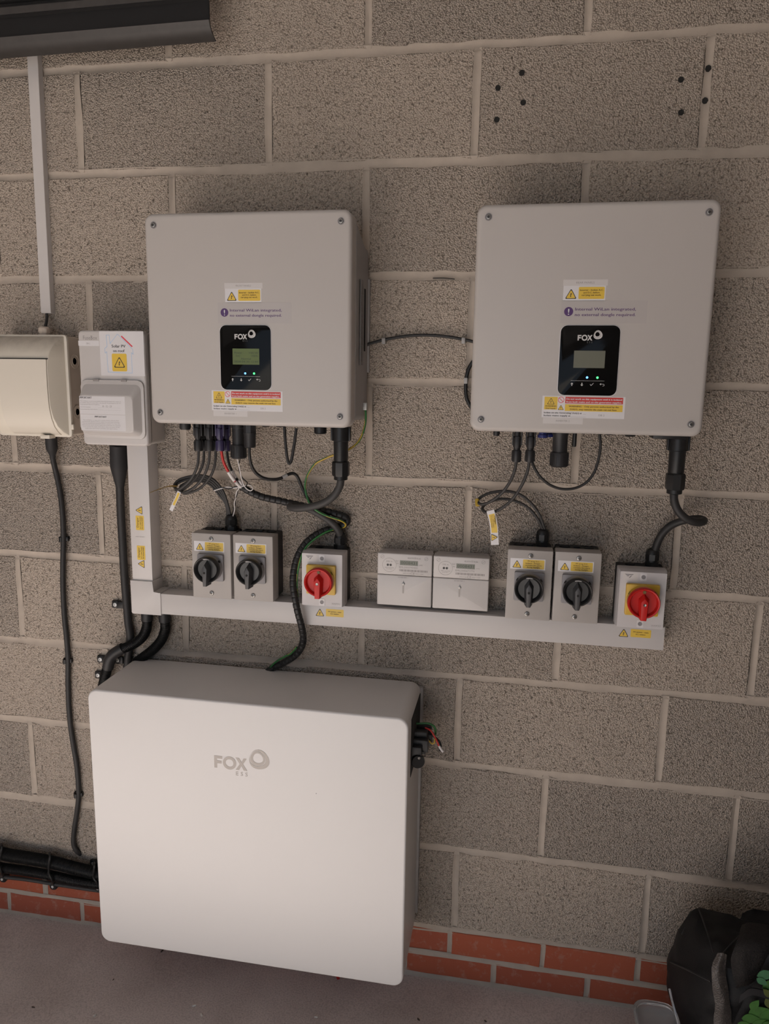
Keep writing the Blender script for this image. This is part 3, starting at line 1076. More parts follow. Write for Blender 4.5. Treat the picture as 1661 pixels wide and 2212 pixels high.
# communication gland: round body with a broad ribbed nut
g1 = at(516, 990, 0.10)
bm = BM()
lathe(bm, [(0.0150, 0), (0.0150, 0.020), (0.0135, 0.022), (0.0135, ZB1 - g1.z - 0.026)], (g1.x, g1.y, ZB1), (0, 0, -1), 20)
ribbed_nut(bm, (g1.x, g1.y, ZB1), (0, 0, -1), 0.0172, ZB1 - g1.z - 0.030, ZB1 - g1.z, 30)
finish('communication_gland', bm, 'soft_black', INV1, smooth=30)
g1b = at(540, 967, 0.115)
bm = BM()
lathe(bm, [(0.0135, 0), (0.0135, 0.030)], (g1b.x, g1b.y, ZB1), (0, 0, -1), 8, 0.3)
lathe(bm, [(0.0140, 0.030), (0.0130, 0.034), (0.0125, ZB1 - g1b.z - 0.002), (0.010, ZB1 - g1b.z)], (g1b.x, g1b.y, ZB1), (0, 0, -1), 18)
finish('meter_gland', bm, 'soft_black', INV1, smooth=30)
down_part(INV1, 'bayonet_socket', px_x(641, 930, 0.08), 0.08, ZB1, [(0.0085, 0), (0.0085, 0.012), (0.0055, 0.014)])

# inverter 2
down_part(INV2, 'antenna_socket', px_x(1072, 945, 0.10), 0.10, ZB2, [(0.0068, 0), (0.0068, 0.020), (0.0058, 0.024), (0.002, 0.025)])
g2 = at(1207, 1008, 0.10)
bm = BM()
lathe(bm, [(0.0160, 0), (0.0160, 0.018), (0.0150, 0.020), (0.0150, ZB2 - g2.z - 0.026)], (g2.x, g2.y, ZB2), (0, 0, -1), 20)
ribbed_nut(bm, (g2.x, g2.y, ZB2), (0, 0, -1), 0.0186, ZB2 - g2.z - 0.030, ZB2 - g2.z, 30)
finish('communication_gland', bm, 'soft_black', INV2, smooth=30)
for px, L, r_ in ((1241, 0.042, 0.0042), (1315, 0.016, 0.009), (1360, 0.018, 0.011)):
    down_part(INV2, 'port_cap', px_x(px, 950, 0.10), 0.10, ZB2, [(r_ * 1.5, 0), (r_ * 1.5, 0.010), (r_, 0.012), (r_, L - 0.002), (r_ * 0.8, L)], 'black')
for px, dd in ((1172, 0.11), (1184, 0.08)):
    down_part(INV2, 'blanking_cap', px_x(px, 950, dd), dd, ZB2, [(0.0078, 0), (0.0078, 0.018), (0.0105, 0.019), (0.0105, 0.024), (0.009, 0.025)], 'plug_blue', 12)
bm = BM()
p = at(1441, 955, 0.10)
box(bm, p.x - 0.032, p.x + 0.032, 0.075, 0.125, ZB2 - 0.020, ZB2, 0.003)
finish('connector_housing', bm, 'black', INV2)


def ac_plug(parent, p, ztop):
    """big grid connector: collar with ears, long barrel, hexagonal nut; p is where the cable leaves"""
    p = Vector(p)
    L = ztop - p.z
    o = (p.x, p.y, ztop)
    bm = BM()
    lathe(bm, [(0.0150, 0), (0.0150, L * 0.10), (0.0185, L * 0.10), (0.0192, L * 0.33), (0.0160, L * 0.34), (0.0155, L * 0.66), (0.0140, L * 0.70)], o, (0, 0, -1), 24)
    for s in (-1, 1):
        box(bm, p.x + s * 0.0195 - 0.002, p.x + s * 0.0195 + 0.002, -p.y - 0.006, -p.y + 0.006, ztop - L * 0.33, ztop - L * 0.10, 0.0008)
    lathe(bm, [(0.0175, L * 0.68), (0.0192, L * 0.70), (0.0192, L * 0.90), (0.0175, L * 0.93)], o, (0, 0, -1), 8, 0.39)
    lathe(bm, [(0.0150, L * 0.92), (0.0150, L * 0.99), (0.0120, L)], o, (0, 0, -1), 20)
    return finish('plug', bm, 'black', parent, smooth=30)


# ------------------------------------------------------------------ isolators
def dc_isolator(label, x0, z0, gland_dx=None):
    W, H, D = 0.0955, 0.1545, 0.078
    cx = x0 + W / 2
    t = thing('dc_isolator', label, 'isolator switch', (cx, -0.04, z0), 'grey DC isolators on the trunking')
    bm = BM()
    prism(bm, rr(x0 + 0.0015, x0 + W - 0.0015, z0 + 0.002, z0 + H - 0.001, 0.003, 2), 0, 0.043)
    finish('base', bm, 'iso_side', t)
    bm = BM()
    prism(bm, rr(x0, x0 + W, z0, z0 + H, 0.002, 2), 0.040, D, 0.0022, 2)
    finish('lid', bm, 'iso_grey', t)
    for ox in (0.022, 0.073):
        bm = BM()
        lathe(bm, [(0.0125, 0), (0.0125, 0.0015), (0.0105, 0.0020), (0.0100, 0.0010)], (x0 + ox, -0.021, z0 + H - 0.001), (0, 0, 1), 18)
        finish('knockout', bm, 'black', t)
    bm = BM()
    box(bm, cx - 0.008, cx + 0.006, 0.012, 0.030, z0 + H - 0.001, z0 + H + 0.002, 0.0005)
    finish('blanking_piece', bm, 'black', t)
    screw(t, cx + 0.001, z0 + H - 0.0125, D - 0.0002, 0.0054)
    screw(t, cx - 0.001, z0 + 0.0130, D - 0.0002, 0.0054)
    lx = x0 + 0.0065
    lb = patch(t, 'warning_label', lx, lx + 0.0735, z0 + 0.1120, z0 + 0.1355, D, 'label', 0.0003)
    f = D + 0.0003
    warn_triangle(lb, lx + 0.0140, z0 + 0.1205, 0.0115, f)
    patch(lb, 'yellow_panel', lx + 0.0265, lx + 0.0715, z0 + 0.1138, z0 + 0.1337, D + 0.0002, 'yellow', 0.0018)
    xm = lx + 0.0490
    lettering(lb, [('PV array D.C.', xm, z0 + 0.1290, 0.025, 0.0027, 0, 0.0003, 'C'), ('isolator. Danger -', xm, z0 + 0.1247, 0.034, 0.0027, 0, 0.0003, 'C'),
                   ('contains live parts', xm, z0 + 0.1204, 0.034, 0.0027, 0, 0.0003, 'C'), ('during daylight.', xm, z0 + 0.1161, 0.028, 0.0027, 0, 0.0003, 'C')], f + 0.0003, 'ink_brown')
    kz = z0 + 0.0755
    kx = cx
    bm = BM()
    prism(bm, rr(kx - 0.0315, kx + 0.0315, kz - 0.0315, kz + 0.0315, 0.003, 2), D, D + 0.008, 0.001, 2)
    lathe(bm, [(0.0310, 0), (0.0300, 0.0125)], (kx, -(D + 0.007), kz), (0, -1, 0), 36)
    finish('switch_plate', bm, 'iso_plate', t)
    bm = BM()
    for a in (35, 145):
        c = xf([(-0.0028, -0.0012), (0.0028, -0.0012), (0.0028, 0.0012), (-0.0028, 0.0012)], kx + 0.0305 * math.cos(R(a)), kz + 0.0305 * math.sin(R(a)), 1, a + 90)
        prism(bm, c, D + 0.012, D + 0.018)
    finish('padlock_slot', bm, 'hole', t)
    bm = BM()
    h0 = D + 0.020
    lathe(bm, [(0.0285, 0), (0.0305, 0.002), (0.0305, 0.011), (0.0285, 0.0135), (0.0265, 0.0125), (0.0225, 0.0040), (0.0, 0.0035)], (kx, -h0, kz), (0, -1, 0), 40)
    kn = finish('knob', bm, 'knob', t, smooth=40)
    bm = BM()
    base = [(-0.0085, -0.034), (0.0085, -0.034), (0.0100, 0.006), (0.0, 0.022), (-0.0100, 0.006)]
    topo = [(-0.0036, -0.036), (0.0036, -0.036), (0.0060, 0.004), (0.0, 0.014), (-0.0060, 0.004)]
    prism(bm, xf(base, kx, kz, 1), h0 + 0.003, h0 + 0.022, 0.0008, 2, xf(topo, kx, kz, 1))
    finish('handle', bm, 'knob_bar', kn)
    bm = BM()
    lathe(bm, [(0.0026, 0), (0.0026, 0.0006)], (kx, -(h0 + 0.0219), kz - 0.004), (0, -1, 0), 12)
    finish('handle_pin', bm, 'hole', kn)
    bm = BM()
    A = [(0.0265 * math.sin(R(a)), 0.0265 * math.cos(R(a))) for a in (-16, -8, 0, 8, 16)] + [(0.0232 * math.sin(R(a)), 0.0232 * math.cos(R(a))) for a in (16, 8, 0, -8, -16)]
    vs = [bm.verts.new((kx + a, -(h0 + (0.0130 if i < 5 else 0.0062)), kz + b)) for i, (a, b) in enumerate(A)]
    bm.faces.new(vs)
    finish('position_mark', bm, 'label', kn, smooth=0, recalc=False)
    if gland_dx is not None:
        gland(t, (x0 + gland_dx, -0.024, z0 + H - 0.001), r=0.0145, h=0.038)
    return t


dc_isolator('leftmost grey DC isolator, cable gland on top, beside the white elbow', -0.1685, 0.9895, 0.0765)
dc_isolator('grey DC isolator second from the left, beside the spiral-wrapped cable', -0.0675, 0.9900)
dc_isolator('grey DC isolator next to the right-hand meter, cable gland on top', 0.5545, 0.9905, 0.0735)
dc_isolator('grey DC isolator left of the rightmost red switch', 0.6545, 0.9910)


def ac_isolator(label, x0, z0, gland_dx):
    W, H, D = 0.0985, 0.1265, 0.076
    cx = x0 + W / 2
    t = thing('ac_isolator', label, 'isolator switch', (cx, -0.04, z0), 'AC isolators with red knobs')
    bm = BM()
    prism(bm, rr(x0 + 0.001, x0 + W - 0.001, z0 + 0.001, z0 + H - 0.001, 0.003, 2), 0, 0.037)
    finish('base', bm, 'iso_side', t)
    bm = BM()
    prism(bm, rr(x0, x0 + W, z0, z0 + H, 0.002, 2), 0.035, 0.060)
    prism(bm, rr(x0, x0 + W, z0, z0 + H, 0.002, 2), 0.060, D, 0, 1, rr(x0 + 0.0025, x0 + W - 0.0025, z0 + 0.002, z0 + H - 0.003, 0.002, 2))
    finish('lid', bm, 'ac_grey', t, smooth=20)
    for zz in (z0 + H - 0.0130, z0 + 0.0115):
        bm = BM()
        prism(bm, rr(cx - 0.0065, cx + 0.0065, zz - 0.0080, zz + 0.0080, 0.0008, 1), D, D + 0.0008)
        s_ = finish('screw_recess', bm, 'label', t)
        bm = BM()
        lathe(bm, [(0.0045, 0), (0.0045, 0.0004), (0.0036, 0.0002)], (cx, -(D + 0.0008), zz), (0, -1, 0), 14)
        finish('screw', bm, 'iso_plate', s_)
    lx = x0 + 0.008
    mk = patch(t, 'maker_label', lx, lx + 0.030, z0 + H - 0.021, z0 + H - 0.0045, D, 'tape', 0.0003)
    bm = BM()
    for pl in ([(0.0, 0.013), (0.0185, 0.013), (0.0160, 0.0108), (0.0030, 0.0108)], [(0.0036, 0.0100), (0.0100, 0.0100), (0.0085, 0.0080), (0.0050, 0.0080)], [(0.0125, 0.0098), (0.0152, 0.0098), (0.0110, 0.0045), (0.0085, 0.0045)]):
        flat(bm, [(lx + 0.003 + a, z0 + H - 0.021 + b) for a, b in pl], D + 0.0003)
    finish('maker_mark', bm, 'iso_plate', mk, smooth=0, recalc=False)
    lettering(t, [('ISAP32', x0 + W - 0.026, z0 + 0.0075, 0.019, 0.0034)], D + 0.0003, 'iso_grey')
    kx, kz = cx - 0.0005, z0 + 0.0655
    bm = BM()
    prism(bm, rr(kx - 0.0335, kx + 0.0335, kz - 0.0335, kz + 0.0335, 0.002, 2), D, D + 0.010, 0.001, 2)
    lathe(bm, [(0.0325, 0), (0.0310, 0.014)], (kx, -(D + 0.009), kz), (0, -1, 0), 36)
    finish('switch_plate', bm, 'yplastic', t)
    bm = BM()
    for a in (35, 150):
        c = xf([(-0.0035, -0.0014), (0.0035, -0.0014), (0.0035, 0.0014), (-0.0035, 0.0014)], kx + 0.0315 * math.cos(R(a)), kz + 0.0315 * math.sin(R(a)), 1, a + 90)
        prism(bm, c, D + 0.012, D + 0.0165)
    finish('padlock_slot', bm, 'ink_brown', t)
    bm = BM()
    h0 = D + 0.021
    lathe(bm, [(0.0305, 0), (0.0325, 0.002), (0.0325, 0.012), (0.0310, 0.0145), (0.0285, 0.0135), (0.0255, 0.0055), (0.0, 0.0045)], (kx, -h0, kz), (0, -1, 0), 40)
    kn = finish('knob', bm, 'rplastic', t, smooth=40)
    bm = BM()
    base = [(-0.0095, -0.032), (0.0095, -0.032), (0.0110, 0.008), (0.0, 0.020), (-0.0110, 0.008)]
    topo = [(-0.0052, -0.035), (0.0052, -0.035), (0.0070, 0.004), (0.0, 0.012), (-0.0070, 0.004)]
    prism(bm, xf(base, kx, kz, 1), h0 + 0.004, h0 + 0.021, 0.0008, 2, xf(topo, kx, kz, 1))
    finish('handle', bm, 'rplastic', kn)
    bm = BM()
    lathe(bm, [(0.0030, 0), (0.0030, 0.0010), (0.0012, 0.0004)], (kx, -(h0 + 0.0208), kz - 0.001), (0, -1, 0), 12)
    finish('handle_screw', bm, 'steel', kn)
    bm = BM()
    lathe(bm, [(0.0034, 0), (0.0034, 0.0006), (0.0020, 0.0004)], (kx, -(h0 + 0.0070), kz + 0.0225), (0, -1, 0), 12)
    finish('padlock_hole', bm, 'ink_brown', kn)
    gland(t, (x0 + gland_dx, -0.020, z0 + H - 0.001), r=0.0150, h=0.038)
    bm = BM()
    lathe(bm, [(0.0110, 0), (0.0110, 0.002), (0.009, 0.003)], (x0 + 0.028, -0.019, z0 + H - 0.001), (0, 0, 1), 16)
    finish('knockout', bm, 'black', t)
    return t


ac_isolator('red and yellow rotary AC isolator left of the two meters', 0.0935, 0.9865, 0.0785)
ac_isolator('red and yellow rotary AC isolator at the right end of the trunking', 0.7875, 0.9865, 0.0735)


# ------------------------------------------------------------------ meters
def meter(label, x0, z0, serial, foot):
    W, H, D = 0.1245, 0.1215, 0.047
    t = thing('electricity_meter', label, 'meter', (x0 + W / 2, -0.025, z0), 'white generation meters')
    bm = BM()
    prism(bm, rr(x0 + 0.003, x0 + W - 0.003, z0 + 0.004, z0 + H, 0.003, 3), 0, 0.020)
    finish('base', bm, 'pvc_new', t)
    zs = z0 + 0.0720
    bm = BM()
    prism(bm, rr(x0, x0 + W, zs, z0 + H, 0.0025, 3), 0.018, D, 0.0025, 3)
    finish('upper_housing', bm, 'pvc_new', t)
    bm = BM()
    prism(bm, rr(x0, x0 + W, z0, zs - 0.0006, 0.0025, 3), 0.018, D, 0.0025, 3)
    finish('terminal_cover', bm, 'pvc_new', t)
    f = D + 0.0003
    lc = patch(t, 'meter_display', x0 + 0.0515, x0 + 0.0925, z0 + 0.0955, z0 + 0.1065, D, 'lcd_meter', 0.0004)
    lettering(lc, [('0008431', x0 + 0.0540, z0 + 0.0978, 0.0360, 0.0066)], f, 'lcd_ink')
    bm = BM()
    n = 32
    A = circ(x0 + 0.0275, z0 + 0.0945, 0.0160, n)
    B = circ(x0 + 0.0275, z0 + 0.0945, 0.0155, n)
    va = [bm.verts.new((a, -f, b)) for a, b in A]
    vb = [bm.verts.new((a, -f, b)) for a, b in B]
    for i in range(n):
        bm.faces.new((va[i], va[(i + 1) % n], vb[(i + 1) % n], vb[i]))
    for cx_, cz_ in ((x0 + 0.0115, z0 + 0.1130), (x0 + 0.1110, z0 + 0.1125)):
        va = [bm.verts.new((a, -f, b)) for a, b in circ(cx_, cz_, 0.0042, 16)]
        vb = [bm.verts.new((a, -f, b)) for a, b in circ(cx_, cz_, 0.0037, 16)]
        for i in range(16):
            bm.faces.new((va[i], va[(i + 1) % 16], vb[(i + 1) % 16], vb[i]))
        flat(bm, xf([(-0.0035, -0.0003), (0.0035, -0.0003), (0.0035, 0.0003), (-0.0035, 0.0003)], cx_, cz_, 1, 35), f)
    # small printed code strip
    for i in range(26):
        w_ = 0.0012 + 0.0009 * ((i * 7) % 3) / 2
        flat(bm, rr(x0 + 0.0505 + i * 0.0025, x0 + 0.0505 + i * 0.0025 + w_, z0 + 0.0812, z0 + 0.0858, 0), f)
    finish('print', bm, 'ink_soft', t, smooth=0, recalc=False)
    lettering(t, [(serial, x0 + 0.0500, z0 + 0.0888, 0.042, 0.0040), ('EXP', x0 + 0.0425, z0 + 0.1030, 0.0065, 0.0028), ('IMP', x0 + 0.0435, z0 + 0.0975, 0.0055, 0.0028), ('kWh', x0 + 0.0955, z0 + 0.0960, 0.0075, 0.0028),
                  ('100 A', x0 + 0.0275, z0 + 0.1010, 0.014, 0.0030, 0, 0, 'C'), ('1000 imp/kWh', x0 + 0.0275, z0 + 0.0872, 0.021, 0.0020, 0, 0, 'C'), ('50 Hz 230 V', x0 + 0.0275, z0 + 0.0840, 0.013, 0.0018, 0, 0, 'C'),
                  ('CE', x0 + 0.0760, z0 + 0.0745, 0.0095, 0.0052), ('M23 1259', x0 + 0.0870, z0 + 0.0755, 0.018, 0.0024), ('2022 0120', x0 + 0.0590, z0 + 0.0755, 0.016, 0.0024), ('emlite', x0 + 0.0690, z0 + 0.1110, 0.0300, 0.0042),
                  (foot, x0 + 0.0480, z0 + 0.0655, 0.0225, 0.0028)], f, 'ink_soft')
    for ox in (0.0240, 0.0305):
        bm = BM()
        lathe(bm, [(0.0026, 0), (0.0026, 0.0005), (0.0016, 0.0003)], (x0 + ox, -D, z0 + 0.0945), (0, -1, 0), 12)
        finish('optical_port', bm, 'ink', t)
    bm = BM()
    lathe(bm, [(0.0034, 0), (0.0034, 0.0010), (0.0018, 0.0016)], (x0 + 0.0605, -D, z0 + 0.0520), (0, -1, 0), 14)
    finish('seal_screw', bm, 'steel', t)
    bm = BM()
    prism(bm, rr(x0 + 0.0583, x0 + 0.0620, z0 + 0.0300, z0 + 0.0480, 0.0004, 1), D, D + 0.0005)
    finish('seal_slot', bm, 'iso_grey', t)
    bm = BM()
    prism(bm, [(x0 + 0.0592, z0 + 0.0545), (x0 + 0.0622, z0 + 0.0545), (x0 + 0.0607, z0 + 0.0600)], D, D + 0.0006)
    finish('seal_tab', bm, 'iso_plate', t)
    return t


meter('white electricity meter left of the pair, beside the red AC isolator', 0.2645, 0.9925, 'EML2003743450', 'INVERTER 1')
meter('white electricity meter right of the pair, towards the DC isolators', 0.3915, 0.9925, 'EML2342671770', 'INVERTER 2')

# ------------------------------------------------------------------ white trunking with elbow and labels
t = thing('cable_trunking', 'white square trunking turning from the fuse box along under the isolators', 'trunking', (0.3, -0.025, 0.932))
bm = BM()
prism(bm, [(-0.337, 1.000), (-0.285, 1.000), (-0.285, 1.345), (-0.337, 1.345)], 0, 0.048, 0.0015, 2)
finish('riser', bm, 'pvc', t)
bm = BM()
prism(bm, [(-0.270, 0.932), (0.892, 0.9335), (0.892, 0.9855), (-0.270, 0.983)], 0, 0.050, 0.0015, 2)
finish('horizontal_run', bm, 'pvc', t)
bm = BM()
prism(bm, [(-0.341, 0.932), (-0.338, 0.929), (-0.264, 0.929), (-0.264, 0.986), (-0.2825, 0.986), (-0.2825, 1.0125), (-0.341, 1.0125)], 0, 0.0525, 0.0012, 2)
finish('elbow_cover', bm, 'pvc', t)
bm = BM()
prism(bm, [(0.8918, 0.9335), (0.8930, 0.9335), (0.8930, 0.9855), (0.8918, 0.9855)], 0, 0.050)
finish('end_cap', bm, 'pvc', t)
f = 0.0484
# vertical danger stickers on the riser
for zc, flip in ((1.155, 1), (1.082, -1)):
    sx = -0.3115
    zt = zc + flip * 0.0255
    lb = patch(t, 'danger_sticker', sx - 0.0105, sx + 0.0105, zc - 0.0195, zc + 0.0155 if flip > 0 else zc + 0.0195, 0.0480, 'yellow', 0.0018) if False else patch(t, 'danger_sticker', sx - 0.0105, sx + 0.0105, zc - 0.0185, zc + 0.0165, 0.0480, 'yellow', 0.0018)
    lettering(lb, [('Danger', sx - 0.0035, zc - 0.012, 0.0245, 0.0050, 90, 0.0002), ('D.C. Cable remains', sx + 0.0020, zc - 0.015, 0.0290, 0.0026, 90, 0.0002), ('live during daylight', sx + 0.0066, zc - 0.015, 0.0290, 0.0026, 90, 0.0002)], f, 'ink_brown')
    warn_triangle(lb, sx + 0.0015, zt + (0.004 if flip > 0 else -0.003), 0.0120, f, 90)
lettering(t, [('solar system', -0.324, 1.1195, 0.023, 0.0022)], f, 'ink_soft')
# stickers below the AC isolators
for x0 in (0.119, 0.797):
    zc = 0.9655 if x0 < 0.5 else 0.9680
    lb = patch(t, 'warning_sticker', x0 + 0.0265, x0 + 0.0685, zc - 0.0090, zc + 0.0090, 0.050, 'yellow', 0.0015)
    xm = x0 + 0.0475
    lettering(lb, [('PV system - main', xm, zc + 0.0016, 0.031, 0.0026, 0, 0.0003, 'C'), ('A.C. isolator.', xm, zc - 0.0034, 0.021, 0.0026, 0, 0.0003, 'C')], 0.0505, 'ink_brown')
    warn_triangle(lb, x0 + 0.0120, zc - 0.0035, 0.0125, 0.0504)

# ------------------------------------------------------------------ narrow trunking on the left and its cable
t = thing('cable_trunking', 'narrow white mini trunking running straight up the wall above the cream enclosure', 'trunking', (-0.545, -0.01, 1.64))
bm = BM()
prism(bm, [(-0.5575, 1.641), (-0.5325, 1.641), (-0.5260, 2.30), (-0.5510, 2.30)], 0, 0.017, 0.0012, 2)
finish('channel', bm, 'pvc', t)
bm = BM()
prism(bm, [(-0.5580, 1.643), (-0.5320, 1.643), (-0.5255, 2.30), (-0.5515, 2.30)], 0.013, 0.0180, 0.0008, 1)
finish('lid', bm, 'pvc', t)
wire('cable', 'short black twin cable between mini trunking and cream enclosure', [(101, 674, 0.012), (101, 690, 0.016), (98, 705, 0.03), (96, 712, 0.035)], 0.0034, 'cable', 'cable')

# ------------------------------------------------------------------ cream enclosure (left edge of the photo)
t = thing('cream_enclosure', 'old cream plastic enclosure with dusty top and hinged door at the left edge', 'electrical box', (-0.563, -0.05, 1.357))
X0, X1, Z0, Z1 = -0.655, -0.470, 1.357, 1.586
bm = BM()
prism(bm, rr(X0, X1, Z0, Z1, 0.006, 3), 0, 0.058)
finish('base', bm, 'cream_base', t)
bm = BM()
prism(bm, rr(X0 - 0.003, X1 + 0.003, Z0 - 0.003, Z1 + 0.003, 0.008, 3), 0.055, 0.062, 0.0015, 2)
finish('rim', bm, 'cream', t)
# lid: side profile bulges and curves back at the bottom
bm = BM()
prof = [(Z1, 0.060), (Z1 - 0.004, 0.070), (Z1 - 0.018, 0.086), (Z1 - 0.034, 0.098), (Z1 - 0.050, 0.104), (Z1 - 0.075, 0.107), (1.46, 0.107), (1.425, 0.105), (1.40, 0.099), (1.380, 0.089), (1.366, 0.076), (Z0, 0.060)]
L_, R_ = [], []
for z, d in prof:
    k_ = (d - 0.060) / 0.047
    ins = 0.004 + 0.016 * min(1, k_)
    L_.append(bm.verts.new((X0 + ins, -d, z)))
    R_.append(bm.verts.new((X1 - ins, -d, z)))
bl_ = [bm.verts.new((X0 + 0.002, -0.058, z)) for z, d in prof]
br_ = [bm.verts.new((X1 - 0.002, -0.058, z)) for z, d in prof]
for i in range(len(prof) - 1):
    bm.faces.new((L_[i], R_[i], R_[i + 1], L_[i + 1]))
    bm.faces.new((bl_[i], L_[i], L_[i + 1], bl_[i + 1]))
    bm.faces.new((R_[i], br_[i], br_[i + 1], R_[i + 1]))
bmesh.ops.bevel(bm, geom=[e for e in bm.edges if all(v in set(L_ + R_) for v in e.verts) and (e.verts[0] in L_) == (e.verts[1] in L_)], offset=0.004, segments=3, profile=0.5, affect='EDGES', clamp_overlap=True)
finish('lid', bm, 'cream_dirty', t, smooth=60)
bm = BM()
L_, R_, L2, R2 = [], [], [], []
dprof = [(1.532, 0.1085), (1.50, 0.1100), (1.46, 0.1100), (1.425, 0.1080), (1.40, 0.1020), (1.380, 0.0920), (1.366, 0.0790), (1.3595, 0.0690)]
for z, d in dprof:
    L_.append(bm.verts.new((-0.612, -d, z)))
    R_.append(bm.verts.new((-0.491, -d, z)))
    L2.append(bm.verts.new((-0.612, -d + 0.012, z)))
    R2.append(bm.verts.new((-0.491, -d + 0.012, z)))
for i in range(len(dprof) - 1):
    bm.faces.new((L_[i], R_[i], R_[i + 1], L_[i + 1]))
    bm.faces.new((L2[i], L_[i], L_[i + 1], L2[i + 1]))
    bm.faces.new((R_[i], R2[i], R2[i + 1], R_[i + 1]))
bm.faces.new((L_[0], L2[0], R2[0], R_[0]))
bm.faces.new((L_[-1], R_[-1], R2[-1], L2[-1]))
dr = finish('door', bm, 'cream', t, smooth=60)
bm = BM()
box(bm, -0.536, -0.512, 0.058, 0.082, 1.3505, 1.359, 0.001)
finish('door_catch', bm, 'cream', dr)
bm = BM()
box(bm, -0.614, -0.489, 0.096, 0.1083, 1.5325, 1.5345)
finish('door_gap', bm, 'hole', t)
bm = BM()
box(bm, X1 + 0.001, X1 + 0.008, 0.055, 0.062, 1.372, 1.384, 0.001)
finish('hinge_lug', bm, 'cream', t)
for zz in (1.530, 1.412):
    bm = BM()
    for r_ in (0.0165, 0.0095):
        lathe(bm, [(r_, 0), (r_, 0.0010), (r_ - 0.0010, 0.0013), (r_ - 0.0018, 0.0006)], (X1, -0.030, zz), (1, 0, 0), 24, cap=True)
    finish('knockout', bm, 'cream_base', t)
gland(t, (at(96, 722, 0.035).x, -0.035, Z1 - 0.001), r=0.0135, h=0.024, mat='cream_base')

# ------------------------------------------------------------------ white consumer unit beside it
t = thing('consumer_unit', 'white consumer unit with solar house sticker and IMPORTANT notices', 'electrical box', (-0.345, -0.05, 1.340))
X0, X1, Z0, Z1 = -0.426, -0.264, 1.340, 1.598
bm = BM()
prism(bm, rr(X0 + 0.002, X1, Z0 + 0.003, Z1 - 0.003, 0.008, 3), 0, 0.066, 0.0, 1)
finish('base', bm, 'inv', t)
bm = BM()
plate(bm, X0, X1, Z0, Z1, 0.011, 0.064, 0.082, 0.0050, 4, 6)
finish('front_cover', bm, 'pvc_new', t)
D = 0.082
# raised flap over the switches
bm = BM()
dz0, dz1 = Z0 + 0.026, Z0 + 0.148
o_out = rr(X0 + 0.004, X1 - 0.004, dz0 - 0.010, dz1, 0.014, 5)
o_in = rr(X0 + 0.010, X1 - 0.022, dz0 + 0.006, dz1 - 0.034, 0.010, 5)
prism(bm, o_out, D - 0.001, D + 0.005, 0.0015, 2)
prism(bm, rr(X0 + 0.007, X1 - 0.010, dz0 - 0.004, dz1 - 0.008, 0.014, 5), D + 0.004, D + 0.024, 0.003, 3, o_in)
flap = finish('flap', bm, 'pvc_new', t, smooth=40)
fd = D + 0.0240
for hx in (X0 + 0.043, X0 + 0.111):
    bm = BM()
    box(bm, hx - 0.007, hx + 0.007, D + 0.004, D + 0.0065, dz1 - 0.003, dz1 + 0.002, 0.0006)
    finish('hinge_tab', bm, 'ink_soft', flap)
p1 = patch(flap, 'notice', X0 + 0.011, X1 - 0.040, dz0 + 0.046, dz1 - 0.036, fd, 'label', 0.0003)
p2 = patch(flap, 'notice', X0 + 0.012, X1 - 0.040, dz0 + 0.009, dz0 + 0.045, fd, 'label', 0.0003)
nf = fd + 0.0003
nx = X0 + 0.0125
flap_lines = [('IMPORTANT', nx, dz1 - 0.0415, 0.0290, 0.0042, 0, 0.0003)]
lettering(flap, flap_lines + [('IMPORTANT', nx + 0.049, dz0 + 0.0385, 0.0290, 0.0036, 0, 0.0003, 'C')], nf, 'ink')
lettering(flap, [('This installation should be periodically inspected and tested and a report on', nx, dz1 - 0.0480, 0.1000, 0.0019), ('its condition obtained as prescribed in the latest IET Wiring Regulations BS 7671', nx, dz1 - 0.0518, 0.1000, 0.0019),
                 ('Requirements for Electrical Installations.', nx, dz1 - 0.0556, 0.0480, 0.0019), ('Date of last inspection', nx, dz1 - 0.0612, 0.0250, 0.0018), ('__________________________', nx + 0.044, dz1 - 0.0612, 0.0550, 0.0018),
                 ('8 - 12 - 23', nx + 0.055, dz1 - 0.0600, 0.0220, 0.0040), ('Recommended date of next inspection', nx, dz1 - 0.0662, 0.0420, 0.0018), ('__________________________', nx + 0.044, dz1 - 0.0662, 0.0550, 0.0018)], nf, 'ink_soft')
L6 = ['This installation, or part of it, is protected by a device which', 'automatically switches off the supply if an earth fault develops.', 'Test six-monthly by pressing the button marked T or Test. The', 'device should switch off the supply and should then be switched',
      'on to restore the supply. If the device does not switch off the', 'supply when the button is pressed, seek expert advice.']
lettering(flap, [(s_, nx + 0.049, dz0 + 0.0315 - 0.0037 * i, (0.088, 0.092, 0.092, 0.094, 0.090, 0.080)[i], 0.0019, 0, 0, 'C') for i, s_ in enumerate(L6)], nf, 'ink_soft')
lettering(t, [('FuseBox', X0 + 0.0135, Z1 - 0.0205, 0.0345, 0.0085)], D + 0.0002, 'ink_soft')
tp = patch(t, 'name_tape', X0 + 0.001, X0 + 0.0520, Z1 - 0.0345, Z1 - 0.0230, D, 'label', 0.0003)
lettering(tp, [('DB 2', X0 + 0.0210, Z1 - 0.0308, 0.0090, 0.0036)], D + 0.0003, 'ink_soft')
st = patch(t, 'solar_sticker', X0 + 0.0535, X1 - 0.0015, Z1 - 0.1000, Z1 - 0.0020, D, 'label', 0.0003)
sf = D + 0.0003
hx0 = X0 + 0.0535
HOUSE = [(0.018, -0.092), (0.0765, -0.0935), (0.0765, -0.0485), (0.0805, -0.0520), (0.0800, -0.0415), (0.0445, -0.0080), (0.0255, -0.0290), (0.0245, -0.0105), (0.0170, -0.0105), (0.0180, -0.0350), (0.0120, -0.0400), (0.0125, -0.0500), (0.0165, -0.0470)]
bm = BM()
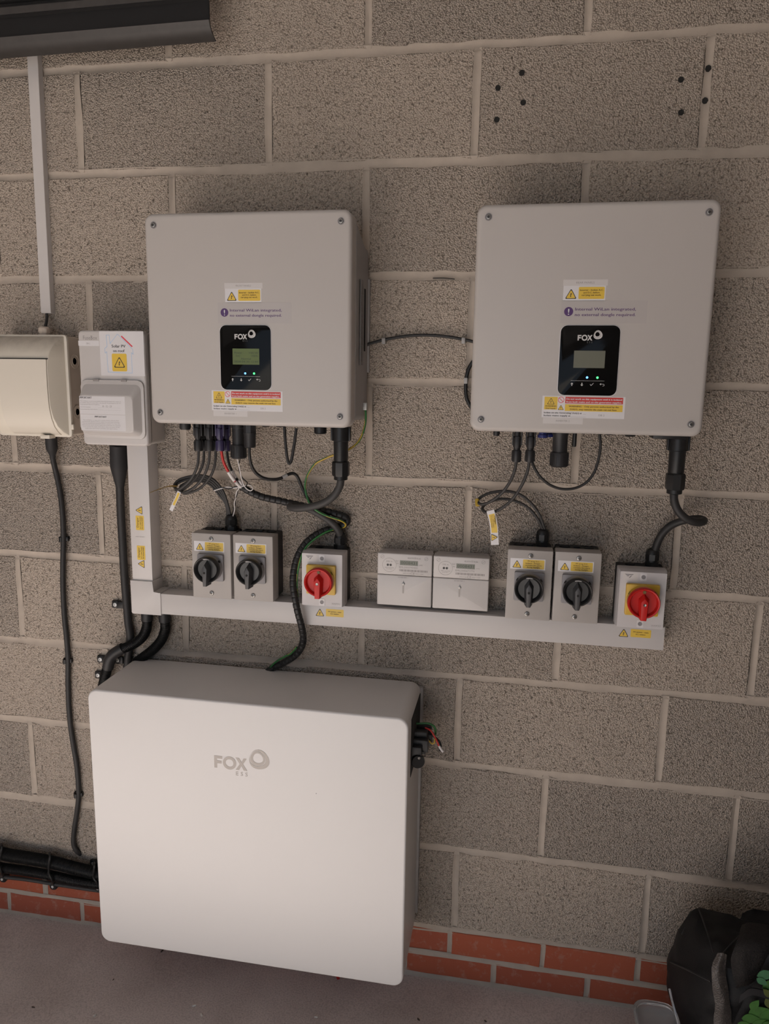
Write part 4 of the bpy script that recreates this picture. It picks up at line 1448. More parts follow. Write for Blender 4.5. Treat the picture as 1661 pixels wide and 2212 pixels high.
for i in range(len(HOUSE)):
    (ax, az), (bx_, bz) = HOUSE[i], HOUSE[(i + 1) % len(HOUSE)]
    L_ = math.hypot(bx_ - ax, bz - az)
    ux, uz = (bx_ - ax) / L_ * 0.00045, (bz - az) / L_ * 0.00045
    flat(bm, [(hx0 + ax - ux + uz, Z1 + az - uz - ux), (hx0 + bx_ + ux + uz, Z1 + bz + uz - ux), (hx0 + bx_ + ux - uz, Z1 + bz + uz + ux), (hx0 + ax - ux - uz, Z1 + az - uz + ux)], sf)
finish('house_outline', bm, 'blue_line', st, smooth=0, recalc=False)
bm = BM()
prism(bm, xf([(-0.0172, -0.0014), (0.0172, -0.0014), (0.0172, 0.0014), (-0.0172, 0.0014)], hx0 + 0.0665, Z1 - 0.0240, 1, -42), sf, sf + 0.0001)
finish('panel_bar', bm, 'red_ink', st, smooth=0)
lettering(st, [('Solar PV', hx0 + 0.0460, Z1 - 0.0375, 0.0335, 0.0062, 0, 0.0005, 'C'), ('on roof', hx0 + 0.0460, Z1 - 0.0475, 0.0280, 0.0058, 0, 0.0005, 'C')], sf, 'ink')
patch(st, 'yellow_panel', hx0 + 0.0285, hx0 + 0.0645, Z1 - 0.0900, Z1 - 0.0510, D + 0.0003, 'yellow', 0.003)
warn_triangle(st, hx0 + 0.0465, Z1 - 0.0735, 0.0165, D + 0.0007)

# ------------------------------------------------------------------ cables on the left
lead = wire('cable', 'long black cable clipped down the wall below the cream enclosure', [(110, 950, 0.030), (113, 985, 0.020), (122, 1025, 0.012), (130, 1065, 0.010), (135, 1110, 0.010), (137, 1165, 0.010), (136, 1215, 0.011), (136, 1270, 0.011),
      (139, 1330, 0.010), (144, 1380, 0.010), (147, 1425, 0.009), (147, 1480, 0.009), (150, 1545, 0.009), (157, 1600, 0.009), (166, 1655, 0.009), (170, 1713, 0.009), (166, 1755, 0.009), (160, 1795, 0.009), (159, 1822, 0.009), (166, 1838, 0.006), (174, 1844, -0.004)], 0.0066, 'cable', 'cable', n=12)
bm = BM()
a, b, c = at(110, 943, 0.034), at(112, 968, 0.026), at(114, 988, 0.019)
tube(bm, [a, a.lerp(b, 0.5), b, c], 0.013, 14, 5, rfun=lambda s, i: 0.0140 if s < 0.030 else max(0.0072, 0.0140 - (s - 0.030) * 0.36))
finish('heat_shrink_boot', bm, 'shrink', lead)


def clip(px, py, d, label, w=0.010, screw_mat='black', ang=0.0, parent=None):
    p = at(px, py, 0)
    bm = BM()
    n = 10
    ring = []
    for dz in (-0.0055, 0.0055):
        ring.append([bm.verts.new((p.x + math.cos(math.pi * i / n) * (w * 0.95), -math.sin(math.pi * i / n) * (d + w * 0.9), p.z + dz)) for i in range(n + 1)])
    for i in range(n):
        bm.faces.new((ring[0][i], ring[0][i + 1], ring[1][i + 1], ring[1][i]))
    r_ = bmesh.ops.extrude_face_region(bm, geom=bm.faces[:])
    for v in [e for e in r_['geom'] if isinstance(e, bmesh.types.BMVert)]:
        v.co.x = p.x + (v.co.x - p.x) * 0.78
        v.co.y *= 0.80
    box(bm, p.x + w * 0.7, p.x + w * 1.55, 0, 0.010, p.z - 0.005, p.z + 0.007, 0.002)
    o = finish('cable_clip', bm, 'black', parent, smooth=40)
    tag(o, label, 'cable clip', 'clips on the long black cable')
    return o


clip(139, 1163, 0.010, 'upper black cable clip on the long cable, between enclosure and battery level')
clip(147, 1425, 0.009, 'middle black cable clip on the long cable, level with the conduits')
clip(170, 1713, 0.009, 'lowest black cable clip on the long cable beside the battery')

swa = wire('cable', 'thick black armoured cable dropping from the white consumer unit', [(256, 960, 0.034), (258, 1010, 0.030), (259, 1050, 0.022), (261, 1110, 0.018), (265, 1180, 0.016), (269, 1250, 0.015), (274, 1310, 0.014), (277, 1345, 0.014), (281, 1370, 0.014), (280, 1395, 0.013), (276, 1425, 0.012), (270, 1500, 0.012)], 0.0098, 'cable', 'cable', n=14)
bm = BM()
a, b, c = at(256, 962, 0.036), at(257, 1008, 0.031), at(259, 1050, 0.0225)
tube(bm, [a, a.lerp(b, 0.5), b, b.lerp(c, 0.5), c], 0.020, 16, 5, rfun=lambda s, i: 0.0205 if s < 0.052 else max(0.0105, 0.0205 - (s - 0.052) * 0.21))
finish('heat_shrink_boot', bm, 'shrink', swa)


def saddle(px, py, d, label, zr=0.012, flip=-1):
    """P-clip: band over the cable and a screwed foot beside it"""
    p = at(px, py, 0)
    t = thing('pipe_clip', label, 'cable clip', (p.x, -0.005, p.z - 0.008), 'screwed pipe clips')
    bm = BM()
    box(bm, p.x - 0.012, p.x + 0.012, 0, 0.008, p.z - 0.010, p.z + 0.010, 0.003)
    box(bm, p.x - 0.004 if flip > 0 else p.x + 0.004, p.x + 0.028 if flip < 0 else p.x - 0.028, 0.004, 0.012, p.z - 0.009, p.z + 0.009, 0.003) if flip < 0 else box(bm, p.x - 0.028, p.x - 0.004, 0.004, 0.012, p.z - 0.009, p.z + 0.009, 0.003)
    finish('foot', bm, 'black', t)
    bm = BM()
    lathe(bm, [(0.0052, 0), (0.0050, 0.0020), (0.0022, 0.0026), (0.0018, 0.0012)], (p.x - 0.002, -0.008, p.z), (0, -1, 0), 14)
    finish('screw', bm, 'zinc', t)
    return t


saddle(254, 1304, 0.01, 'black pipe clip with bright screw on the armoured cable by the elbow')
saddle(222, 1422, 0.01, 'black pipe clip left of the conduit bend above the battery')
saddle(259, 1424, 0.01, 'black pipe clip right of the conduit bend, tucked against the battery', flip=1)
saddle(217, 1456, 0.01, 'black pipe clip half hidden at the upper left corner of the battery')


def corrugated(name, label, pts, r, cat='conduit', group=None, pitch=0.0036):
    step = pitch / 4
    return wire(name, label, pts, r, 'black', cat, group, n=14, sub=10, step=step, rfun=lambda s, i: r * (1.0 if (s / pitch) % 1 < 0.5 else 0.84))


c1 = corrugated('conduit', 'black corrugated conduit curling left from the elbow to the battery corner', [(318, 1336, 0.026), (317, 1355, 0.026), (309, 1374, 0.026), (294, 1388, 0.027), (276, 1397, 0.030), (258, 1404, 0.033), (243, 1414, 0.036), (236, 1428, 0.036), (232, 1443, 0.034), (227, 1460, 0.032), (220, 1490, 0.03)], 0.0125, group='conduits above the battery')
wire('elbow_sleeve', '', [(266, 1400, 0.032), (252, 1408, 0.0345), (241, 1417, 0.0365), (236, 1428, 0.0362), (233, 1443, 0.0345)], 0.0140, 'soft_black', parent=c1, n=16)
wire('coupler', '', [(318, 1322, 0.026), (318, 1340, 0.026)], 0.0145, 'soft_black', parent=c1, n=16)
c2 = corrugated('conduit', 'black corrugated conduit dropping behind the battery top, right of its twin', [(356, 1336, 0.022), (357, 1358, 0.021), (350, 1380, 0.020), (334, 1400, 0.019), (314, 1416, 0.018), (295, 1430, 0.016)], 0.0125, group='conduits above the battery')
wire('coupler', '', [(355, 1324, 0.022), (356, 1342, 0.022)], 0.0145, 'soft_black', parent=c2, n=16)

# pair of conduits along the foot of the wall, left of the battery
GL = 'conduits along the foot of the wall'
corrugated('conduit', 'upper corrugated black conduit at the foot of the wall, running behind the battery', [Vector((-2.2, -0.030, at(-60, 1826, 0.030).z)), Vector((-1.5, -0.030, at(-60, 1826, 0.030).z)), Vector((-1.0, -0.030, at(-60, 1826, 0.030).z)), (-60, 1826, 0.030), (0, 1843, 0.030), (60, 1853, 0.030), (110, 1862, 0.030), (165, 1876, 0.030), (215, 1888, 0.030), (280, 1900, 0.030)], 0.0165, group=GL)
corrugated('conduit', 'lower corrugated black conduit at the foot of the wall above the red bricks', [Vector((-2.2, -0.028, at(-60, 1857, 0.028).z)), Vector((-1.5, -0.028, at(-60, 1857, 0.028).z)), Vector((-1.0, -0.028, at(-60, 1857, 0.028).z)), (-60, 1857, 0.028), (0, 1873, 0.028), (60, 1882, 0.028), (110, 1891, 0.028), (165, 1903, 0.028), (215, 1910, 0.028), (280, 1916, 0.028)], 0.0130, group=GL)
wire('cable', 'thin dark strip lying under the conduits on the brick course', [Vector((-2.2, -0.012, at(-60, 1882, 0.012).z)), Vector((-1.5, -0.012, at(-60, 1882, 0.012).z)), Vector((-1.0, -0.012, at(-60, 1882, 0.012).z)), (-60, 1882, 0.012), (0, 1893, 0.012), (60, 1900, 0.012), (120, 1910, 0.012), (215, 1924, 0.012), (280, 1932, 0.012)], 0.0052, 'cable_grey', 'cable')  # grey ledge strip below the conduits, made up as a cable


def strap(px0, py0, px1, py1, label):
    a, b = at(px0, py0, 0.040), at(px1, py1, 0.034)
    t = thing('pipe_clip', label, 'cable clip', (b.x, -0.01, b.z), 'straps round the floor conduits')
    bm = BM()
    tube(bm, [at(px0, py0 - 4, 0.0), at(px0, py0 - 2, 0.030), at(px0 + 1, py0 + 4, 0.047), a.lerp(b, 0.5) + Vector((0, -0.010, 0)), at(px1, py1 - 6, 0.044), at(px1, py1, 0.030), at(px1, py1 + 3, 0.0)], 0.0032, 8)
    finish('band', bm, 'black', t)
    bm = BM()
    p = at(px1 + 3, py1 + 5, 0.012)
    lathe(bm, [(0.012, -0.012), (0.012, 0.002), (0.009, 0.005)], p, (0, -1, 0), 14)
    finish('foot', bm, 'black', t)
    bm = BM()
    lathe(bm, [(0.0040, 0.004), (0.0038, 0.0066), (0.002, 0.0072)], p, (0, -1, 0), 12)
    finish('screw', bm, 'zinc', t)


strap(107, 1848, 113, 1908, 'black strap and screw holding the floor conduits midway to the battery')
strap(3, 1828, 4, 1892, 'black strap holding the floor conduits at the left edge')
strap(203, 1866, 210, 1912, 'black strap holding the floor conduits against the battery side')
saddle(206, 1862, 0.01, 'black pipe clip with screw above the floor conduits beside the battery')

# ------------------------------------------------------------------ cables below inverter 1
G1 = 'solar string cables of the left inverter'
SPEC = [  # plug px, depth, descent path, return arch offset, label
    (429, 0.105, [(427, 1003), (416, 1030), (400, 1048), (386, 1057)], 0, 'outermost left grey solar cable under the left inverter'),
    (441, 0.080, [(438, 1003), (425, 1030), (406, 1050), (388, 1061)], 1, 'second grey solar cable from the left under the left inverter'),
    (453, 0.105, [(450, 1003), (438, 1032), (418, 1054), (398, 1064)], 2, 'third grey solar cable from the left under the left inverter'),
    (466, 0.080, [(464, 1003), (453, 1032), (430, 1056), (402, 1066)], 3, 'fourth grey solar cable, nearest the red battery lead')]
for px, d, path, k, lab in SPEC:
    top = (px, 972, d)
    pts = [top] + [(a, b, d - 0.012 * i / 3) for i, (a, b) in enumerate(path)]
    lx, ly = path[-1]
    pts += [(lx - 8, ly - 3 , 0.072 - 0.008 * k), (lx - 9, ly - 10, 0.055 - 0.005 * k), (lx + 4 - 3 * k, ly - 22 + 2 * k, 0.046 - 0.003 * k), (428 - 2 * k, 1027 + 4 * k, 0.040 - 0.002 * k), (458 - 2 * k, 1034 + 4 * k, 0.036), (480 - 2 * k, 1058 + 4 * k, 0.032), (492 - 1.2 * k, 1090, 0.028), (498 - 2.2 * k, 1116, 0.025)]
    o = wire('solar_cable', lab, pts, 0.0031, 'cable_grey' if k < 4 else 'cable', 'cable', G1)
    mc4(o, at(px, 974, d), ZB1)
# battery leads
G2 = 'battery leads with purple plugs'
o = wire('battery_lead', 'red battery lead with white sleeve under the left inverter', [(478, 974, 0.105), (482, 995, 0.103), (491, 1015, 0.098), (503, 1033, 0.088), (514, 1048, 0.070)], 0.0033, 'red_wire', 'cable', G2)
mc4(o, at(476, 974, 0.105), ZB1, 'plug_purple')
wire('sleeve', '', [(493, 1019, 0.0985), (500, 1030, 0.092), (506, 1038, 0.086)], 0.0040, 'white_wire', parent=o)
wire('end_sleeve', '', [(509, 1041, 0.084), (515, 1048, 0.076), (521, 1052, 0.070)], 0.0036, 'white_wire', parent=o)
o = wire('battery_lead', 'black battery lead with white sleeve beside the red one', [(490, 974, 0.080), (493, 995, 0.080), (499, 1013, 0.080), (508, 1030, 0.078), (520, 1046, 0.066)], 0.0031, 'cable_black', 'cable', G2)
mc4(o, at(489, 974, 0.080), ZB1, 'plug_purple')
wire('sleeve', '', [(501, 1017, 0.081), (506, 1027, 0.080), (509, 1032, 0.078)], 0.0040, 'white_wire', parent=o)
wire('end_sleeve', '', [(516, 1037, 0.076), (521, 1045, 0.070), (526, 1050, 0.066)], 0.0036, 'white_wire', parent=o)
# twisted signal wires
GW = 'thin twisted signal wires'
wire('signal_wire', 'thin white signal wire looping below the communication gland', [(512, 990, 0.10), (516, 1005, 0.096), (519, 1020, 0.090), (523, 1038, 0.082), (530, 1053, 0.078), (540, 1060, 0.076), (546, 1056, 0.074), (541, 1049, 0.072), (532, 1048, 0.072), (520, 1052, 0.073), (505, 1054, 0.075), (490, 1052, 0.076), (475, 1056, 0.078), (462, 1060, 0.079)], 0.0013, 'white_wire', 'wire', GW, n=6)
wire('signal_wire', 'thin black signal wire twisted with the white one', [(519, 990, 0.098), (516, 1003, 0.094), (517, 1018, 0.088), (524, 1033, 0.080), (534, 1043, 0.074), (528, 1052, 0.072), (510, 1051, 0.074), (495, 1056, 0.077), (478, 1053, 0.078), (460, 1058, 0.079)], 0.0013, 'cable_black', 'wire', GW, n=6)
wire('signal_wire', 'thin white signal wire dropping into the leftmost isolator gland', [(517, 1054, 0.072), (511, 1063, 0.066), (509, 1075, 0.058), (506, 1088, 0.050), (507, 1100, 0.042), (503, 1116, 0.03)], 0.0012, 'white_wire', 'wire', GW, n=6)
wire('signal_wire', 'thin black signal wire dropping into the leftmost isolator gland', [(514, 1056, 0.070), (513, 1066, 0.064), (508, 1078, 0.056), (508, 1090, 0.048), (504, 1102, 0.040), (501, 1116, 0.03)], 0.0012, 'cable_black', 'wire', GW, n=6)
# data loop
wire('data_lead', 'black data lead hanging in a narrow loop under the left inverter', [(614, 920, 0.085), (616, 950, 0.085), (619, 980, 0.084), (622, 997, 0.082), (625, 1001, 0.081), (629, 995, 0.080), (633, 975, 0.080), (637, 950, 0.080), (640, 925, 0.080)], 0.0034, 'cable', 'cable')
# meter cable from the small gland
o = wire('meter_cable', 'black meter cable with grey tape sagging right from its gland', [(538, 962, 0.115), (539, 985, 0.112), (543, 1005, 0.105), (553, 1022, 0.095), (570, 1033, 0.085), (590, 1036, 0.075), (607, 1033, 0.065), (622, 1025, 0.055), (634, 1023, 0.048), (643, 1031, 0.043), (652, 1052, 0.040), (664, 1075, 0.040), (682, 1098, 0.040)], 0.0037, 'cable_black', 'cable')
wire('grey_tape', '', [(610, 1031.5, 0.063), (616, 1028.5, 0.059), (620, 1026, 0.0565)], 0.0043, 'grey_tie', parent=o)
# thick grid cable of inverter 1
o = wire('grid_cable', 'thick grey grid cable curving from the left inverter plug to its red switch', [(737, 1032, 0.100), (733, 1052, 0.100), (720, 1072, 0.100), (698, 1087, 0.099), (670, 1095, 0.096), (645, 1098, 0.090), (631, 1097, 0.080), (627, 1094, 0.062), (640, 1093, 0.048), (664, 1098, 0.042), (690, 1111, 0.038), (713, 1126, 0.034), (729, 1143, 0.030), (735, 1160, 0.024)], 0.0083, 'cable_grey', 'cable', 'thick grid cables', n=14)
ac_plug(o, at(736, 1037, 0.100), ZB1)
# earth cable, green with yellow stripe
def gy(k, i):
    return 1 if (k + i // 7) % 10 < 4 else 0


wire('earth_cable', 'green and yellow earth cable from the left inverter side to the battery', [(789, 880, 0.045), (790, 905, 0.046), (786, 928, 0.048), (775, 953, 0.052), (755, 970, 0.056), (730, 980, 0.058), (703, 990, 0.056), (680, 1003, 0.052), (664, 1027, 0.050), (659, 1050, 0.050), (663, 1073, 0.052), (672, 1092, 0.056), (687, 1105, 0.054), (708, 1115, 0.046), (730, 1122, 0.038), (745, 1130, 0.026),
     (744, 1138, 0.018), (727, 1142, 0.020), (705, 1149, 0.030), (683, 1162, 0.040), (662, 1181, 0.050), (650, 1205, 0.060), (643, 1235, 0.064), (641, 1262, 0.066), (643, 1290, 0.068)], 0.0024, ['green_wire', 'yellow_wire'], 'cable', n=10, mfun=gy)
bm = BM()
p = at(790, 882, 0.045)
box(bm, p.x - 0.005, p.x + 0.003, 0.039, 0.051, p.z - 0.004, p.z + 0.012, 0.001)
finish('earth_lug', bm, 'zinc', INV1)


# spiral wrapped bundle
def spiral_r(s, i):
    return 0.0082 * (1.0 if (s / 0.013) % 1 < 0.86 else 0.86)


wire('wrapped_bundle', 'black spiral-wrapped cable bundle winding down past the red switch to the battery', [(517, 1049, 0.062), (540, 1062, 0.056), (565, 1073, 0.050), (600, 1081, 0.042), (640, 1090, 0.032), (680, 1099, 0.024), (715, 1107, 0.018), (742, 1115, 0.015), (750, 1124, 0.012), (742, 1134, 0.012), (722, 1141, 0.016), (700, 1147, 0.022), (678, 1158, 0.032), (658, 1176, 0.044),
     (643, 1202, 0.056), (635, 1232, 0.064), (633, 1262, 0.070), (637, 1292, 0.074), (644, 1325, 0.074), (651, 1352, 0.068), (655, 1378, 0.056), (650, 1400, 0.044), (636, 1417, 0.034), (614, 1431, 0.024), (592, 1442, 0.016), (570, 1456, 0.010)], 0.0080, 'cable_black', 'cable bundle', n=12, sub=10, step=0.0016, rfun=spiral_r)
wire('cable_tail', 'green cable tail running with the wrapped bundle behind the battery top', [(641, 1398, 0.050), (628, 1412, 0.044), (618, 1417, 0.040), (600, 1427, 0.030), (588, 1437, 0.022), (580, 1450, 0.014)], 0.0024, ['green_wire', 'yellow_wire'], 'cable', mfun=lambda k, i: 1 if i < 10 and k < 4 else 0, n=10)

# ------------------------------------------------------------------ cables below inverter 2
G3 = 'solar string cables of the right inverter'
o = wire('solar_cable', 'grey solar cable from the left plug of the right inverter', [(1115, 996, 0.105), (1112, 1015, 0.104), (1102, 1040, 0.100), (1084, 1065, 0.092), (1062, 1082, 0.082), (1043, 1089, 0.070), (1033, 1086, 0.058), (1036, 1076, 0.048), (1058, 1065, 0.042), (1090, 1061, 0.038), (1120, 1067, 0.034), (1145, 1085, 0.031), (1165, 1112, 0.028), (1177, 1144, 0.025)], 0.0032, 'cable_grey', 'cable', G3)
mc4(o, at(1115, 998, 0.105), ZB2)
o = wire('solar_cable', 'grey solar cable from the right plug of the right inverter, holding the danger tag', [(1143, 996, 0.105), (1140, 1015, 0.104), (1131, 1040, 0.101), (1112, 1072, 0.094), (1088, 1095, 0.086), (1065, 1106, 0.076), (1048, 1106, 0.064), (1042, 1098, 0.052), (1052, 1087, 0.044), (1078, 1078, 0.038), (1108, 1081, 0.034), (1138, 1095, 0.030), (1160, 1119, 0.027), (1173, 1145, 0.025)], 0.0032, 'cable_grey', 'cable', G3)
mc4(o, at(1144, 998, 0.105), ZB2)
wire('data_lead', 'thin black lead sagging in a wide loop under the right inverter', [(1148, 995, 0.085), (1155, 1012, 0.084), (1168, 1031, 0.082), (1187, 1047, 0.079), (1212, 1056, 0.076), (1240, 1055, 0.074), (1264, 1044, 0.074), (1282, 1023, 0.076), (1292, 995, 0.078), (1297, 965, 0.080), (1295, 938, 0.082)], 0.0029, 'cable', 'cable')
wire('cable_clip', 'yellow clip round the solar cable loop under the right inverter', [(1031, 1079, 0.052), (1031, 1086, 0.056), (1032, 1092, 0.060)], 0.0048, 'yellow_wire', 'cable clip')
o = wire('grid_cable', 'thick dark grid cable hooking right from the right inverter plug to its red switch', [(1456, 1060, 0.100), (1456, 1080, 0.100), (1464, 1102, 0.101), (1480, 1119, 0.102), (1500, 1128, 0.098), (1516, 1128, 0.088), (1520, 1124, 0.072), (1510, 1121, 0.056), (1490, 1122, 0.046), (1465, 1128, 0.038), (1443, 1140, 0.033), (1426, 1160, 0.028), (1414, 1190, 0.022)], 0.0080, 'cable', 'cable', 'thick grid cables', n=14)
ac_plug(o, at(1456, 1067, 0.100), ZB2)

# cable between the inverters and its clips
wire('link_cable', 'thin black cable arching along the wall between the two inverters', [(780, 750, 0.012), (800, 742, 0.012), (830, 734, 0.011), (870, 727, 0.010), (910, 724, 0.010), (955, 726, 0.010), (1000, 733, 0.012), (1030, 740, 0.012)], 0.0033, 'cable', 'cable')
wire('link_cable', 'short black cable bulging past the left edge of the right inverter', [(1022, 780, 0.012), (1011, 800, 0.012), (1006, 830, 0.012), (1008, 860, 0.012), (1020, 885, 0.012)], 0.0042, 'cable_black', 'cable')
for px, py, lab in ((831, 737, 'small grey cable clip near the left inverter, on the arching cable'), (1002, 736, 'small grey cable clip on the arching cable, near the right inverter'), (1007, 822, 'small grey cable clip at the left edge of the right inverter')):
    p = at(px, py, 0.0)
    bm = BM()
    box(bm, p.x - 0.004, p.x + 0.004, 0.0, 0.017, p.z - 0.007, p.z + 0.006, 0.0015)
    tag(finish('cable_clip', bm, 'grey_tie'), lab, 'cable clip', 'grey clips on the link cables')


# ------------------------------------------------------------------ danger tags
def tag_flag(name, label, pts, w, segs):
    """paper flag folded round a cable, following pts (world) downwards; w width"""
    t = thing(name, label, 'tag', pts[-1])
    P = catmull(pts, 5)
    bm = BM()
    side = Vector((1, 0, 0))
    rows = []
    for i, p in enumerate(P):
        tn = (P[min(i + 1, len(P) - 1)] - P[max(i - 1, 0)]).normalized()
        s_ = (side - tn * side.dot(tn)).normalized()
        rows.append((p - s_ * w / 2, p + s_ * w / 2, s_, tn))
    for off in (0.0, 0.0006):
        vs = [(bm.verts.new(a + Vector((0, off, 0))), bm.verts.new(b + Vector((0, off, 0)))) for a, b, _, _ in rows]
        for (a, b), (c, d_) in zip(vs[:-1], vs[1:]):
            bm.faces.new((a, b, d_, c))
    finish('paper', bm, 'label', t, smooth=60, recalc=False)
    n = len(P)

    def strip(name_, f0, f1, u0, u1, mat, off):
        bm = BM()
        i0, i1 = int(f0 * (n - 1)), int(f1 * (n - 1))
        vs = []
        for i in range(i0, i1 + 1):
            a, b, _, _ = rows[i]
            o_ = Vector((0, -off, 0))
            vs.append((bm.verts.new(a.lerp(b, u0) + o_), bm.verts.new(a.lerp(b, u1) + o_)))
        for (a, b), (c, d_) in zip(vs[:-1], vs[1:]):
            bm.faces.new((a, b, d_, c))
        finish(name_, bm, mat, t, smooth=60, recalc=False)
    return t, rows, strip


tg, rows, strip = tag_flag('danger_tag', 'white and yellow danger tag hanging from the right inverter cable', [at(1059, 1103, 0.090), at(1064, 1122, 0.088), at(1067, 1140, 0.087), at(1068, 1158, 0.086), at(1069, 1177, 0.085)], 0.0165, 8)
strip('yellow_panel', 0.10, 0.68, 0.14, 0.90, 'yellow', 0.0003)
c = at(1066, 1161, 0.0867)
warn_triangle(tg, c.x, c.z, 0.0095, 0.0872, -85)
a = at(1066, 1113, 0.0885)
lettering(tg, [('Danger', a.x + 0.0015, a.z - 0.001, 0.0190, 0.0036, -83, 0.0003)], 0.0895, 'ink_brown')
lettering(tg, [('D.C. cable remains', a.x - 0.0025, a.z - 0.000, 0.0270, 0.0022, -83), ('live during daylight', a.x - 0.0060, a.z - 0.001, 0.0270, 0.0022, -83)], 0.0895, 'ink_brown')
tg, rows, strip = tag_flag('danger_tag', 'yellow danger tag twisted to the side under the left solar cables', [at(387, 1062, 0.085), at(382, 1075, 0.084), at(376, 1088, 0.083), at(369, 1103, 0.082)], 0.0085, 8)
strip('yellow_panel', 0.08, 0.75, 0.22, 0.86, 'yellow', 0.0003)
bm = BM()
P = catmull([at(384, 1050, 0.080), at(365, 1050, 0.080), at(345, 1056, 0.082), at(324, 1064, 0.084)], 5)
vs = [(bm.verts.new(p + Vector((0, 0.004, 0.0008))), bm.verts.new(p + Vector((0, -0.006, -0.0012)))) for p in P]
for (a, b), (c, d_) in zip(vs[:-1], vs[1:]):
    bm.faces.new((a, b, d_, c))
bmesh.ops.solidify(bm, geom=bm.faces[:], thickness=0.0004)
tag(finish('danger_tag', bm, 'yellow_wire', smooth=60), 'pale danger tag seen edge-on, pointing left over the trunking', 'tag')

# ------------------------------------------------------------------ black housing, upper left
t = thing('shutter_housing', 'black ribbed plastic housing with curled lower lip, upper left corner', 'housing', (-1.2, -0.06, 2.18))
HX0, HX1 = -2.0, -0.086
def extrude_profile(name, prof, mat, x0, x1, tilt=0.0):
    bm = BM()
    a = [bm.verts.new((x0, -d, z + tilt * (x0 - x1))) for d, z in prof]
    b = [bm.verts.new((x1, -d, z)) for d, z in prof]
    n = len(prof)
    for i in range(n):
        bm.faces.new((a[i], a[(i + 1) % n], b[(i + 1) % n], b[i]))
    bm.faces.new(a)
    bm.faces.new(b)
    return finish(name, bm, mat, t, smooth=40)


TL = 0.012
FACE = [(0.104, 2.36), (0.104, 2.276), (0.097, 2.272), (0.097, 2.268), (0.106, 2.263), (0.106, 2.246), (0.100, 2.243), (0.100, 2.204)]
extrude_profile('face', FACE + [(d - 0.0035, z) for d, z in FACE[::-1]], 'housing', HX0, HX1, TL)
extrude_profile('lip', [(0.104, 2.206), (0.102, 2.204), (0.0985, 2.197), (0.092, 2.190), (0.082, 2.184), (0.068, 2.180), (0.066, 2.182), (0.080, 2.187), (0.090, 2.194), (0.096, 2.203), (0.099, 2.208)], 'housing_edge', HX0, HX1 + 0.0004, TL)
extrude_profile('rib', [(0.1055, 2.2475), (0.1068, 2.2475), (0.1068, 2.2610), (0.1055, 2.2610)], 'housing_edge', HX0, HX1, TL)

# ------------------------------------------------------------------ bag and tub at the lower right
t = thing('shopping_bag', 'crumpled black bag with netting and green leaf print on the floor', 'bag', (1.16, -0.17, 0.0))


def sheet(name, P, mat, parent, th=0.002, jit=0.004, sub=2, seed=1.0):
    """crumpled cloth sheet from a grid of world points"""
    nj, ni = len(P), len(P[0])
    rowsC = [catmull(r, 4) for r in P]
    colsC = []
    for i in range(len(rowsC[0])):
        colsC.append(catmull([rowsC[j][i] for j in range(nj)], 4))
    bm = BM()
    V_ = []
    for i, c_ in enumerate(colsC):
        V_.append([])
        for j, p in enumerate(c_):
            q = p + Vector((noise.noise(p * 22 + Vector((seed, 0, 0))), noise.noise(p * 22 + Vector((0, seed, 0))), noise.noise(p * 22 + Vector((0, 0, seed))))) * jit
            q += Vector((0, 1, 0)) * noise.noise(p * 60) * jit * 0.4
            V_[-1].append(bm.verts.new(q))
    for i in range(len(V_) - 1):
        for j in range(len(V_[0]) - 1):
            bm.faces.new((V_[i][j], V_[i + 1][j], V_[i + 1][j + 1], V_[i][j + 1]))
    bmesh.ops.recalc_face_normals(bm, faces=bm.faces[:])
    # second skin just behind the first gives the cloth its thickness
    bm.normal_update()
    src = list(bm.faces)
    back = {v: bm.verts.new(v.co - v.normal * th) for v in list(bm.verts)}
    for f_ in src:
        bm.faces.new([back[v] for v in reversed(f_.verts)])
    return finish(name, bm, mat, parent, smooth=25, recalc=False)


# body: a crumpled shell, its top edge sagging to the right, standing against the wall
BAGROWS = [
    [(1497, 1967, .13), (1513, 1962, .13), (1545, 1970, .13), (1580, 1979, .12), (1605, 1987, .11), (1660, 1992, .10), (1740, 2000, .10)],
    [(1475, 1998, .14), (1508, 1993, .19), (1545, 2000, .195), (1580, 2008, .19), (1610, 2012, .18), (1660, 2010, .17), (1745, 2020, .14)],
    [(1456, 2038, .15), (1500, 2040, .23), (1545, 2035, .26), (1580, 2035, .255), (1610, 2035, .25), (1660, 2030, .24), (1750, 2040, .16)],
    [(1446, 2085, .15), (1495, 2090, .26), (1540, 2085, .29), (1575, 2080, .31), (1610, 2080, .305), (1660, 2070, .30), (1755, 2080, .18)],
    [(1444, 2120, .15), (1490, 2130, .27), (1540, 2130, .31), (1575, 2130, .325), (1610, 2125, .325), (1660, 2120, .32), (1760, 2130, .18)],
    [(1452, 2160, .16), (1495, 2170, .28), (1540, 2170, .32), (1575, 2170, .33), (1610, 2170, .335), (1660, 2170, .335), (1760, 2180, .20)],
    [(1468, 2215, .17), (1505, 2220, .28), (1545, 2225, .32), (1580, 2225, .33), (1615, 2225, .335), (1660, 2225, .335), (1760, 2230, .20)]]
G_ = []
for r_ in BAGROWS:
    P_ = [at(*p_) for p_ in r_]
    lf = at(r_[0][0] + 6, r_[0][1] + 4, 0.03)
    G_.append([lf] + P_ + [Vector((P_[-1].x + 0.02, -0.03, P_[-1].z))])
tb = [at(a_, b_ + 8, 0.03) for a_, b_, c_ in BAGROWS[0]]
G_.insert(0, [at(BAGROWS[0][0][0] + 8, BAGROWS[0][0][1] + 10, 0.03)] + tb + [tb[-1] + Vector((0.03, 0.0, -0.01))])
G_.append([Vector((p_.x + 0.004, p_.y, 0.001)) for p_ in G_[-1]])
sheet('bag_body', G_, 'bag', t, 0.0015, 0.007, seed=3.0)
